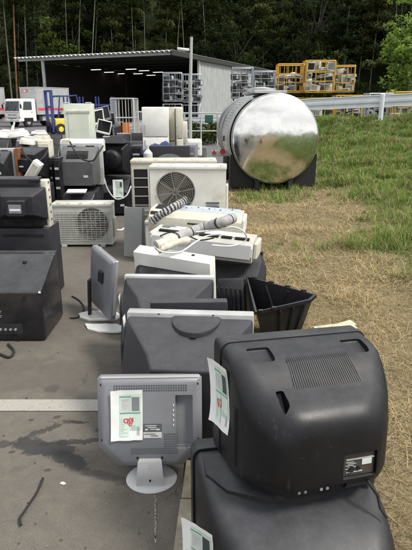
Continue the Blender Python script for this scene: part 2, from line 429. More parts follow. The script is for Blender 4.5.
    L.new(mixc(N, L, ramp(N, L, n1, 0.35, 0.7), (0.012, 0.015, 0.008), (0.034, 0.042, 0.018)), b.inputs['Base Color']); b.inputs['Roughness'].default_value = 1
    b.inputs['Specular IOR Level'].default_value = 0
    M['forestfloor'] = m
    m, nt, N, L = nodes('far_hill'); b = principled(N, L); vec = vcoord(N, L, False)
    n1 = noise_(N, L, vec, 0.06, 8, 0.7)
    L.new(mixc(N, L, ramp(N, L, n1, 0.35, 0.7), (0.05, 0.06, 0.04), (0.10, 0.11, 0.075)), b.inputs['Base Color']); b.inputs['Roughness'].default_value = 1
    M['farhill'] = m
ground_mats()

def greenness(x, y):
    a, d = rail_ad(x, y)
    z = bank(x, y)
    n = mnoise.noise(Vector((x*0.8, y*0.8, 9)))*0.35+mnoise.noise(Vector((x*2.3, y*2.3, 3)))*0.25
    g = 0.02+max(0, x-foot_x(y))*0.75
    if y < 4.6: g -= (4.6-y)*0.30
    g2 = math.exp(-((x-1.2)**2/1.2+(y-9.2)**2/0.5))*0.5 + math.exp(-((x-0.9)**2/0.8+(y-11.5)**2/6))*0.6   # green strip at the tank
    return max(0, min(1, max(g+n, g2+n*0.6)))

# base ground reaching the horizon
g = G(); s_ = 700
g.quad((-s_, -s_, -0.03), (s_, -s_, -0.03), (s_, s_, -0.03), (-s_, s_, -0.03))
setting(g.build('ground', M['verge'], smooth=0))
# asphalt yard
g = G()
ys = np.linspace(-30, 26, 29)
for k in range(len(ys)-1):
    y0, y1 = ys[k], ys[k+1]
    g.quad((-60, y0, 0), (curb_x(y0), y0, 0), (curb_x(y1), y1, 0), (-60, y1, 0))
g.quad((-60, 26, 0), (curb_x(26), 26, 0), (22, 76, 0), (-60, 76, 0))
setting(g.build('parking_lot', M['asphalt'], smooth=0, fix=False))
# flush concrete kerb
g = G()
y0 = -6.0
while y0 < 25.5:
    y1 = y0+0.6
    z1 = 0.018+rnd.uniform(-0.003, 0.003); o_ = rnd.uniform(-.003, .003)
    xa, xb = curb_x(y0+.004)+o_, curb_x(y1-.004)+o_
    vs = [(xa, y0+.004, -.02), (xa+.11, y0+.004, -.02), (xb+.11, y1-.004, -.02), (xb, y1-.004, -.02), (xa, y0+.004, z1), (xa+.11, y0+.004, z1), (xb+.11, y1-.004, z1), (xb, y1-.004, z1)]
    g.add(vs, [(4, 5, 6, 7), (0, 1, 5, 4), (1, 2, 6, 5), (2, 3, 7, 6), (3, 0, 4, 7)])
    y0 = y1
M['kerb'] = pm('kerb_concrete', (0.30, 0.265, 0.20), 0.9, var=0.25, scale=14, grain=0.6, gscale=160, dirt=0.6, dirtcol=(0.16, 0.13, 0.09), dscale=7)
setting(g.build('kerb', M['kerb'], smooth=0))
# painted bay line
ya, yb = gnd(50, 411.5).y, gnd(50, 400).y
g = G()
g.quad((-9, ya, .004), (curb_x(ya)-.02, ya, .004), (curb_x(yb)-.02, yb, .004), (-9, yb, .004))
for k in (1, 2, 3):
    q = k*2.55
    g.quad((-9, ya+q, .004), (-2.1, ya+q, .004), (-2.1, yb+q, .004), (-9, yb+q, .004))
setting(g.build('bay_line', M['asphpaint'], smooth=0))
# verge + bank, one sheet
def make_verge():
    xs = [0, .12, .24]; x = .24
    while x < 60:
        x += 0.14 if x < 7 else (0.3 if x < 14 else 2.0); xs.append(x)
    yy = []; y = -45.0
    while y < 74:
        yy.append(y); y += 2.0 if y < -4 else (0.16 if y < 14 else (0.35 if y < 30 else 1.5))
    vs = []; gr = []
    for y in yy:
        c = curb_x(y)+0.105
        if y > 26: c = curb_x(26)+0.105+(y-26)*0.5
        for x in xs:
            X_ = c+x
            vs.append((X_, y, vh(X_, y))); gr.append(greenness(X_, y))
    n = len(xs); fs = [(j*n+i, j*n+i+1, (j+1)*n+i+1, (j+1)*n+i) for j in range(len(yy)-1) for i in range(n-1)]
    g = G(); g.add(vs, fs)
    o = g.build('verge', M['verge'], smooth=60, fix=False)
    a = o.data.attributes.new('Green', 'FLOAT', 'POINT'); a.data.foreach_set('value', gr)
    setting(o)
make_verge()

# ------------------------------------------------------------------ grass and straw (nobody could count it)
def blade_mat(name, rough=0.8, tr=0.25):
    m, nt, N, L = nodes(name)
    out = N.new('ShaderNodeOutputMaterial'); d = N.new('ShaderNodeBsdfDiffuse'); t = N.new('ShaderNodeBsdfTranslucent'); mx = N.new('ShaderNodeMixShader')
    a = N.new('ShaderNodeAttribute'); a.attribute_name = 'Tint'
    L.new(a.outputs['Color'], d.inputs[0]); L.new(a.outputs['Color'], t.inputs[0]); mx.inputs[0].default_value = tr
    L.new(d.outputs[0], mx.inputs[1]); L.new(t.outputs[0], mx.inputs[2]); L.new(mx.outputs[0], out.inputs[0])
    return m
M['blade'] = blade_mat('grass_blades'); M['leaf'] = blade_mat('leaves', tr=0.3)
def cards_object(name, V, F, C, mat, parent=None):
    """V (n,3) verts, F (m,k) faces, C (n,3) colours -> object"""
    me = bpy.data.meshes.new(name)
    V = np.asarray(V, np.float32); F = np.asarray(F, np.int32)
    k = F.shape[1]
    me.vertices.add(len(V)); me.vertices.foreach_set('co', V.ravel())
    me.loops.add(F.size); me.loops.foreach_set('vertex_index', F.ravel())
    me.polygons.add(len(F)); me.polygons.foreach_set('loop_start', np.arange(0, F.size, k, dtype=np.int32))
    me.update(calc_edges=True); me.validate()
    at = me.color_attributes.new('Tint', 'FLOAT_COLOR', 'POINT')
    at.data.foreach_set('color', np.hstack([np.asarray(C, np.float32), np.ones((len(C), 1), np.float32)]).ravel())
    me.materials.append(mat)
    o = bpy.data.objects.new(name, me); COL.objects.link(o)
    if parent: o.parent = parent
    return o
NR = np.random.default_rng(11)
def strands(P, dirs, length, width, lift, col, bend):
    """curved 2-segment blades: P base (n,3), dirs (n,3) horizontal unit, arrays length,width,lift(0 flat..1 upright),col"""
    n = len(P); up = np.array([0, 0, 1.0])
    d0 = dirs*(1-lift[:, None])+up*lift[:, None]; d0 /= np.linalg.norm(d0, axis=1, keepdims=True)
    side = np.cross(dirs, up)
    p1 = P+d0*length[:, None]*0.5
    d1 = d0+dirs*bend[:, None]-up*(bend*0.6)[:, None]; d1 /= np.linalg.norm(d1, axis=1, keepdims=True)
    p2 = p1+d1*length[:, None]*0.5
    w = width[:, None]*0.5
    V = np.stack([P-side*w, P+side*w, p1-side*w*0.8, p1+side*w*0.8, p2-side*w*0.15, p2+side*w*0.15], 1).reshape(-1, 3)
    b = np.arange(n)*6
    F = np.concatenate([np.stack([b, b+1, b+3, b+2], 1), np.stack([b+2, b+3, b+5, b+4], 1)])
    C = np.repeat(col, 6, axis=0)
    return V, F, C
def scatter(n, fx, fy):
    return fx, fy
def make_grass():
    # dry straw, lying
    sets = []
    for (n, ya, yb, xw, ln, wd) in ((44000, 1.0, 4.2, 2.6, 0.085, 0.0026), (42000, 4.0, 8.0, 3.4, 0.11, 0.0046), (26000, 8.0, 15.0, 4.2, 0.13, 0.0078)):
        y = NR.uniform(ya, yb, n); x = curb_x(y)+0.11+NR.uniform(0, 1, n)**1.1*xw
        z = np.array([vh(a, b) for a, b in zip(x, y)]); gr = np.array([greenness(a, b) for a, b in zip(x, y)])
        clump = np.array([mnoise.noise(Vector((a*2.0, b*2.0, 21))) for a, b in zip(x, y)])
        keep = (NR.uniform(0, 1, n) > gr*0.75) & (NR.uniform(-0.75, 0.55, n) < clump+0.25)
        x, y, z, gr, clump = x[keep], y[keep], z[keep], gr[keep], clump[keep]; n = len(x)
        a = NR.uniform(0, 2*np.pi, n); D = np.stack([np.cos(a), np.sin(a), np.zeros(n)], 1)
        tint = NR.uniform(0.40, 1.1, n)[:, None]*(0.85+clump[:, None]*0.35)
        mixv = NR.uniform(0, 1, n)[:, None]
        col = tint*(np.array([[0.70, 0.57, 0.34]])*(1-mixv)+np.array([[0.46, 0.355, 0.19]])*mixv)
        g_ = NR.uniform(0, 1, n) < 0.05+0.3*gr
        col[g_] = np.array([0.12, 0.16, 0.045])*NR.uniform(.6, 1.4, (g_.sum(), 1))
        sets.append(strands(np.stack([x, y, z], 1), D, NR.uniform(.4, 1.5, n)*ln, NR.uniform(.6, 1.4, n)*wd, np.clip(NR.uniform(0, .5, n)**1.3+np.clip(clump, 0, 1)*NR.uniform(0, .7, n), 0, .9), col, NR.uniform(0, .8, n)))
    def merge(sets):
        V = []; F = []; C = []; o = 0
        for v, f, c in sets:
            V.append(v); F.append(f+o); C.append(c); o += len(v)
        return np.concatenate(V), np.concatenate(F), np.concatenate(C)
    setting(cards_object('dry_straw', *merge(sets), M['blade']), 'stuff')
    # green tufts
    sets = []
    for (nt_, ya, yb, xa, xb, ln, wd, per) in ((3000, 2.6, 6.5, .5, 4.6, 0.15, .0045, 20), (6500, 5.5, 13, .3, 9, .17, .0075, 18), (11500, 10, 19.5, .6, 10, .17, .012, 14)):
        y = NR.uniform(ya, yb, nt_); x = curb_x(y)+NR.uniform(xa, xb, nt_)
        gr = np.array([greenness(a, b) for a, b in zip(x, y)])
        n1 = np.array([mnoise.noise(Vector((a*1.6, b*1.6, 33))) for a, b in zip(x, y)])
        big = np.clip(0.75+n1*0.9, .35, 1.7)
        ad = np.array([rail_ad(a, b)[1] for a, b in zip(x, y)])
        keep = (NR.uniform(0.15, 0.9, nt_) < gr) & (ad > -1.6) & (NR.uniform(-.5, .6, nt_) < n1+.35)
        x, y, big, gr = x[keep], y[keep], big[keep], gr[keep]; nt2 = len(x)
        n = nt2*per
        X_ = np.repeat(x, per)+NR.normal(0, .05, n)*np.repeat(big, per); Y_ = np.repeat(y, per)+NR.normal(0, .05, n)*np.repeat(big, per)
        Z_ = np.array([vh(a, b) for a, b in zip(X_, Y_)])-0.005
        a = NR.uniform(0, 2*np.pi, n); D = np.stack([np.cos(a), np.sin(a), np.zeros(n)], 1)
        base = np.array([[0.165, 0.255, 0.058]])*np.repeat(NR.uniform(.55, 1.35, nt2), per)[:, None]
        dry = np.repeat(NR.uniform(0, 1, nt2) < .15, per) | (NR.uniform(0, 1, n) < .17)
        col = base*NR.uniform(.75, 1.25, (n, 1)); col[dry] = np.array([0.44, 0.38, 0.20])*NR.uniform(.55, 1.15, (dry.sum(), 1))
        sets.append(strands(np.stack([X_, Y_, Z_], 1), D, NR.uniform(.5, 1.3, n)*ln*np.repeat(big, per), NR.uniform(.7, 1.3, n)*wd, NR.uniform(.45, .95, n), col, NR.uniform(.1, .9, n)))
    setting(cards_object('green_grass', *merge(sets), M['blade']), 'stuff')
make_grass()

# ------------------------------------------------------------------ hills
def make_hill():
    xs = np.linspace(-100, 100, 61); yy = np.linspace(71, 165, 32)
    vs = []
    for y in yy:
        for x in xs:
            z = max(0, (y-74))*0.62+mnoise.noise(Vector((x*.05, y*.05, 1)))*3*min(1, max(0, (y-71)/10))
            vs.append((x, y, z-0.2))
    n = len(xs); fs = [(j*n+i, j*n+i+1, (j+1)*n+i+1, (j+1)*n+i) for j in range(len(yy)-1) for i in range(n-1)]
    g = G(); g.add(vs, fs); setting(g.build('hill', M['forestfloor'], smooth=60, fix=False))
    # distant ridge behind the viewer, seen only in the polished tank
    vs = []; fs = []; n = 80
    for k in range(n):
        a = R(-10)-R(160)*k/(n-1); r = 260
        h = 16+12*mnoise.noise(Vector((k*.13, 0, 5)))+5*mnoise.noise(Vector((k*.5, 0, 8)))
        ca, sa = math.cos(a), math.sin(a)
        vs += [(ca*(r-60), sa*(r-60), -0.1), (ca*r, sa*r, h), (ca*(r+80), sa*(r+80), h*.4)]
    for k in range(n-1):
        for q in (0, 1): fs.append((k*3+q, k*3+3+q, k*3+4+q, k*3+1+q))
    g = G(); g.add(vs, fs); setting(g.build('ridge', M['farhill'], smooth=60))
make_hill()

# ------------------------------------------------------------------ trees
def leaf_cloud(centres, radii, n, size, cols, seed, flat_=0.7, droop=0.0):
    r = np.random.default_rng(seed)
    k = r.integers(0, len(centres), n)
    u = r.normal(0, 1, (n, 3)); u /= np.linalg.norm(u, axis=1, keepdims=True)
    rad = r.uniform(0.35, 1.0, (n, 1))**0.5
    P = centres[k]+u*rad*radii[k][:, None]*np.array([1, 1, flat_])
    a = r.normal(0, 1, (n, 3)); a[:, 2] *= .6; a[:, 2] -= droop; a /= np.linalg.norm(a, axis=1, keepdims=True)
    b = np.cross(a, r.normal(0, 1, (n, 3))); b /= np.linalg.norm(b, axis=1, keepdims=True)
    s = size*r.uniform(.6, 1.4, (n, 1))
    V = np.stack([P-a*s, P+b*s*.38, P+a*s, P-b*s*.38], 1).reshape(-1, 3)
    F = np.arange(n*4).reshape(n, 4)
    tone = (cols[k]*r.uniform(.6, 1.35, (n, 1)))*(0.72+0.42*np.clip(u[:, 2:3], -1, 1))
    return V, F, np.repeat(tone, 4, axis=0)
def tree_mesh(kind, seed):
    """returns trunk geometry collector and crown arrays"""
    r = np.random.default_rng(seed); q = random.Random(seed)
    g = G()
    if kind == 'bamboo':
        hgt = 13.0; lx, ly = q.uniform(-1.6, 1.6), q.uniform(-.6, .6)
        pts = [Vector((lx*(t**2.2), ly*t**2, hgt*t)) for t in np.linspace(0, 1, 12)]
        g.tube(pts, [0.075*(1-.75*t) for t in np.linspace(0, 1, 12)], 7)
        cs = []; rr = []
        for k in range(26):
            t = q.uniform(.38, 1.0); p = pts[int(t*11)]; a = q.uniform(0, 6.28); d = q.uniform(.2, 1.5)*(1.15-.6*t)
            e = p+Vector((math.cos(a)*d, math.sin(a)*d, q.uniform(-.2, .5)))
            g.tube([p, e], [.018, .006], 4); cs.append(e); rr.append(q.uniform(.45, .95))
        cols = np.array([0.088, 0.104, 0.034])*r.uniform(.45, 1.5, (len(cs), 1))
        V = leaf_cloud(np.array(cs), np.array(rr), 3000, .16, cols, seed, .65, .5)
    elif kind == 'cedar':
        hgt = 16.0
        g.tube([Vector((q.uniform(-.1, .1)*t, 0, hgt*t)) for t in np.linspace(0, 1, 9)], [0.24*(1-.9*t)+.01 for t in np.linspace(0, 1, 9)], 8)
        cs = []; rr = []
        for k in range(60):
            t = q.uniform(.18, 1.0); a = q.uniform(0, 6.28); d = (1.06-t)*2.6*q.uniform(.35, 1)
            e = Vector((math.cos(a)*d, math.sin(a)*d, hgt*t-d*.15)); g.tube([Vector((0, 0, hgt*t)), e], [.05, .012], 4)
            cs.append(e); rr.append(q.uniform(.4, .85))
        cols = np.array([0.020, 0.031, 0.013])*r.uniform(.5, 1.6, (len(cs), 1))
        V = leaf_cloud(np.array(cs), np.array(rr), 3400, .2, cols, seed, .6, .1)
    elif kind == 'broad':
        hgt = 11.0
        pts = [Vector((q.uniform(-.35, .35)*k, q.uniform(-.3, .3)*k, hgt*.62*k/5)) for k in range(6)]
        g.tube(pts, [.25-.03*k for k in range(6)], 8)
        cs = []; rr = []
        for k in range(46):
            p = pts[q.randint(2, 5)]; a = q.uniform(0, 6.28); d = q.uniform(.6, 3.6); zz = q.uniform(-1.2, 4.2)
            e = p+Vector((math.cos(a)*d*(1-.12*max(0, zz-1)), math.sin(a)*d, zz)); mid_ = p.lerp(e, .5)+Vector((0, 0, .3))
            g.tube([p, mid_, e], [.08, .045, .012], 5); cs.append(e); rr.append(q.uniform(.55, 1.25))
        cols = np.array([0.028, 0.040, 0.015])*r.uniform(.45, 1.6, (len(cs), 1))
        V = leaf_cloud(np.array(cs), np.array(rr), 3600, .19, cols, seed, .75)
    else:   # bright young bamboo grove edge
        hgt = 9.0; cs = []; rr = []
        for k in range(9):
            a = q.uniform(0, 6.28); d = q.uniform(0, .8); lean = q.uniform(.3, 1.9); h_ = hgt*q.uniform(.6, 1)
            pts = [Vector((math.cos(a)*(d+lean*t**2.3), math.sin(a)*(d+lean*t**2.3), h_*t)) for t in np.linspace(0, 1, 8)]
            g.tube(pts, [.035*(1-.8*t)+.004 for t in np.linspace(0, 1, 8)], 5)
            for m_ in range(8):
                t = q.uniform(.3, 1); p = pts[int(t*7)]
                cs.append(p+Vector((q.uniform(-.7, .7), q.uniform(-.7, .7), q.uniform(-.3, .4)))); rr.append(q.uniform(.35, .8))
        cols = np.array([0.19, 0.27, 0.06])*r.uniform(.5, 1.4, (len(cs), 1))
        V = leaf_cloud(np.array(cs), np.array(rr), 4200, .14, cols, seed, .7, .4)
    return g, V
M['bark'] = pm('bark', (0.022, 0.019, 0.015), 0.9, var=0.4, scale=6)
M['culm'] = pm('bamboo_culm', (0.075, 0.085, 0.05), 0.5, var=0.35, scale=2)
M['culmpale'] = pm('pale_bamboo_culm', (0.15, 0.145, 0.105), 0.5, var=0.3, scale=2)
M['culmrust'] = pm('dry_bamboo_culm', (0.17, 0.085, 0.035), 0.6, var=0.35, scale=2)
PROTO = {}
def tree(kind, v, loc, rz, sc, label, group):
    key = (kind, v)
    if key not in PROTO:
        t = thing({'bamboo': 'bamboo', 'cedar': 'cedar_tree', 'broad': 'broadleaf_tree', 'bright': 'bamboo_clump'}[kind], label, 'tree', loc, rz, group)
        g, V = tree_mesh(kind, 100+v*13+len(kind))
        g.build('trunk', M['culm'] if kind in ('bamboo', 'bright') else M['bark'], t)
        cards_object('crown', *V, M['leaf'], t)
        t.scale = (sc, sc, sc); PROTO[key] = t
        return t
    return dup(PROTO[key], loc, rz, label, group, sc=sc)
def hz(x, y): return max(0, (y-74))*0.62+mnoise.noise(Vector((x*.05, y*.05, 1)))*3*min(1, max(0, (y-71)/10))-0.25
q = random.Random(5)
LBL = {'bamboo': 'dark feathery bamboo among the trees of the wooded hillside',
       'cedar': 'dark narrow evergreen among the trees of the wooded hillside',
       'broad': 'dark round crowned tree among the trees of the wooded hillside'}
for row, y in enumerate((75, 78.5, 82.5, 87, 92.5, 99, 107)):
    nn = 13+row
    for k in range(nn):
        wd = 37+row*4.2
        x = -wd+2*wd*(k+.5)/nn+q.uniform(-1.2, 1.2); yy = y+q.uniform(-1.4, 1.4)
        left = x < -4
        kind = q.choice(['bamboo', 'bamboo', 'cedar', 'broad'] if left else ['cedar', 'broad', 'broad', 'bamboo'])
        if row == 0 and kind != 'bamboo': kind = 'broad' if q.random() < .6 else 'cedar'
        tree(kind, q.randint(0, 2), (x, yy, hz(x, yy)), q.uniform(0, 6.28), q.uniform(.95, 1.4), LBL[kind], {'bamboo': 'bamboo on the wooded hillside', 'cedar': 'evergreens on the wooded hillside', 'broad': 'round crowned trees on the wooded hillside'}[kind])
# the few trees one can tell apart
def place_at(px, py, Y): return at(px, py, Y)
p = at(402, 95, 40); tree('bright', 0, (p.x, 40, 0.2), 0.4, 1.06, 'bright yellow green bamboo clump at the right edge above the guardrail', None)
p = at(326, 95, 47); tree('bright', 1, (p.x, 47, 0.2), 1.4, .72, 'dull olive bamboo clump behind the yellow roll cages', None)
p = at(62, 95, 73); tree('bright', 2, (p.x, 73, 0), 2.0, 1.5, 'lighter green bushy tree rising behind the left end of the shed roof', None)
for pr in (('bright', 0), ('bright', 1), ('bright', 2)):
    ch = [c for c in PROTO[pr].children if c.name.startswith('crown')][0]
    at_ = ch.data.color_attributes['Tint']; n = len(at_.data); buf = np.empty(n*4, np.float32); at_.data.foreach_get('color', buf)
    buf = buf.reshape(-1, 4); buf[:, :3] *= (1.75 if pr[1] == 0 else .40); at_.data.foreach_set('color', buf.ravel())
def culm(px0, py0, px1, Y, r, mat, label):
    a = at(px0, py0, Y); b = at(px1, -14, Y)
    g = G(); n = 12; base = Vector((a.x, Y, 0))
    dx = (b.x-a.x)
    pts = [Vector((dx*(t**1.4), 0, (b.z)*t)) for t in np.linspace(0, 1, n)]
    g.tube(pts, [r*(1-.45*t) for t in np.linspace(0, 1, n)], 8)
    for t in np.linspace(.04, .96, 26):
        i = min(n-2, int(t*(n-1))); f = t*(n-1)-i; pp = pts[i].lerp(pts[i+1], f); g.cyl(pp-Vector((0, 0, .012)), pp+Vector((0, 0, .012)), r*(1-.4*t)*1.12, n=8)
    o = thing('bamboo', label, 'bamboo', base)
    g.build('trunk', mat, o)
    r_ = np.random.default_rng(abs(int(px0))+3); cs = np.array([[dx+r_.normal(0, .9), r_.normal(0, .6), b.z+r_.uniform(-2.5, 1.5)] for _ in range(10)])
    cards_object('crown', *leaf_cloud(cs, np.full(10, .8), 900, .16, np.full((10, 3), .03)*np.array([1, 1.4, .45]), abs(int(px0)), .7, .4), M['leaf'], o)
culm(11, 92, 2, 57, .085, M['culmpale'], 'pale slanting bamboo stem at the far left edge')
culm(16, 92, 13, 56, .10, M['culmrust'], 'rusty brown bamboo stem second from the left edge')
culm(27, 92, 24, 57.5, .08, M['culm'], 'thin greenish bamboo stem left of the shed roof end')
culm(75, 60, 81, 74, .08, M['culmpale'], 'pale bamboo stem rising leftmost behind the shed roof')
culm(88, 60, 96, 73.6, .09, M['culmpale'], 'slanting pale bamboo stem leaning right behind the shed roof')
culm(66, 60, 65, 73.4, .08, M['culm'], 'slim upright bamboo stem in the lighter green bush')
q = random.Random(61)
for k in range(12):
    px_ = -2+k*19+q.uniform(-6, 6)
    culm(px_, 60, px_+q.uniform(-7, 9), 74+q.uniform(0, 5), q.uniform(.05, .085), M['culmpale'] if k % 2 else M['culm'], 'thin bamboo stem among the trees behind the shed')
    o_ = [o for o in COL.objects if o.name.startswith('bamboo') and o.get('label') == 'thin bamboo stem among the trees behind the shed'][-1]; o_['group'] = 'thin bamboo stems behind the shed'
# undergrowth at the foot of the hill
r_ = np.random.default_rng(77)
cs = np.stack([r_.uniform(-42, 42, 300), r_.uniform(70.5, 75, 300), r_.uniform(0, 4.0, 300)], 1)
setting(cards_object('undergrowth', *leaf_cloud(cs, r_.uniform(.5, 1.4, 300), 14000, .22, np.array([[.022, .031, .013]])*r_.uniform(.4, 1.6, (300, 1)), 78, .8), M['leaf']), 'stuff')
# ------------------------------------------------------------------ small helpers for the appliances
def frame_M(origin, u, n):
    """matrix whose x = u (right), z = n (outward normal), y = up on the surface"""
    n = Vector(n).normalized(); u = Vector(u); u = (u-n*u.dot(n)).normalized(); v = n.cross(u)
    m = Matrix.Identity(4)
    for i in range(3):
        m[i][0] = u[i]; m[i][1] = v[i]; m[i][2] = n[i]; m[i][3] = origin[i]
    return m
def sticker(parent, Mx, w, h, scribble=0, dark='printdark', seed=1, curl=0.006, shear=0.0):
    """recycling ticket: paper with printed frame, a dark block, rows of print and red handwriting"""
    q = random.Random(seed); g = G()
    nx, ny = 10, 16; vs = []
    for j in range(ny+1):
        for i in range(nx+1):
            u = i/nx-.5; v = j/ny-.5
            z = 0.0015+.0012*math.sin(u*7+v*5+seed)+curl*(abs(v)*2)**3*.8+curl*(max(0, -u)*2)**3*.7+q.uniform(-.0004, .0004)
            vs.append(Mx @ Vector((u*w+shear*v*w, v*h+q.uniform(-.001, .001), z)))
    g.add(vs, [(j*(nx+1)+i, j*(nx+1)+i+1, (j+1)*(nx+1)+i+1, (j+1)*(nx+1)+i) for j in range(ny) for i in range(nx)])
    o = g.build('sticker', M['paper'], parent, fix=False, smooth=60)
    mats = [M['green'], M['greenpale'], M['printgrey'], M[dark], M['red'], M['labelpale']]
    g = G()
    def zf(u, v): return 0.0034+.0012*math.sin(u*7+v*5+seed)+curl*(abs(v)*2)**3*.8+curl*(max(0, -u)*2)**3*.7
    def rect(mi, u0, v0, u1, v1, dz=0.0):
        g.mi = mi
        n = max(1, int(abs(v1-v0)/.05)); nu = max(1, int(abs(u1-u0)/.06))
        g.add([Mx @ Vector(((u0+(u1-u0)*i/nu)*w+shear*(v0+(v1-v0)*k/n)*w, (v0+(v1-v0)*k/n)*h, zf(u0+(u1-u0)*i/nu, v0+(v1-v0)*k/n)+dz)) for k in range(n+1) for i in range(nu+1)],
              [(k*(nu+1)+i, k*(nu+1)+i+1, (k+1)*(nu+1)+i+1, (k+1)*(nu+1)+i) for k in range(n) for i in range(nu)])
    rect(1, -.22, .05, .44, .42)                       # tinted printed field
    rect(5, -.19, .07, .12, .33, .0004)
    rect(0, -.22, .355, .14, .378, .0006); rect(0, -.22, .03, .44, .046, .0006)
    rect(1, -.22, -.42, .06, .01); rect(1, .10, -.30, .44, .01)
    rect(3, .16, .08, .40, .36, .0008)                 # solid dark block
    for k in range(7): rect(2, -.16, .30-.03*k, -.16+q.uniform(.1, .24), .308-.03*k, .0008)
    for k in range(9): rect(2, -.19, -.08-.034*k, -.19+q.uniform(.08, .22), -.073-.034*k, .0006)
    for k in range(6): rect(2, .13, -.21-.015*k, .13+q.uniform(.1, .28), -.205-.015*k, .0006)
    for k in range(14): rect(2, .32, -.40+.012*k, .40, -.393+.012*k, .0006)
    # red handwriting: a few looped strokes
    def stroke(pts, wd=.018):
        g.mi = 4
        for a, b in zip(pts[:-1], pts[1:]):
            d = Vector((b[0]-a[0], (b[1]-a[1])*h/w)); d = d.normalized() if d.length else Vector((1, 0))
            nx_, ny_ = -d.y*wd, d.x*wd*w/h
            g.add([Mx @ Vector((p[0]*w+shear*p[1]*w, p[1]*h, zf(*p)+.0012)) for p in ((a[0]-nx_, a[1]-ny_), (b[0]-nx_, b[1]-ny_), (b[0]+nx_, b[1]+ny_), (a[0]+nx_, a[1]+ny_))], [(0, 1, 2, 3)])
    def arc(cx, cy, rx, ry, a0, a1, n=12): return [(cx+rx*math.cos(R(a0+(a1-a0)*k/n)), cy+ry*math.sin(R(a0+(a1-a0)*k/n))) for k in range(n+1)]
    if scribble == 1:
        stroke(arc(-.03, -.11, .06, .04, 20, 360)); stroke([(.03, -.07), (.03, -.18)])
        stroke(arc(.11, -.10, .045, .035, -60, 280)); stroke([(.19, -.05), (.19, -.15)]); stroke(arc(.12, -.18, .05, .025, 0, 320))
    elif scribble == 2:
        stroke(arc(-.06, -.12, .06, .05, 30, 300)); stroke([(-.02, -.08), (-.06, -.2)]); stroke(arc(.04, -.12, .04, .06, -90, 120)); stroke([(.02, -.16), (.10, -.16)])
    elif scribble == 3:
        stroke(arc(-.08, -.10, .05, .04, 10, 330)); stroke([(-.02, -.05), (.0, -.16)]); stroke([(.05, -.05), (.02, -.13), (.12, -.11)]); stroke(arc(.0, -.20, .06, .03, 0, 200))
    g.build('printing', mats, o, smooth=0, fix=False)
    return o

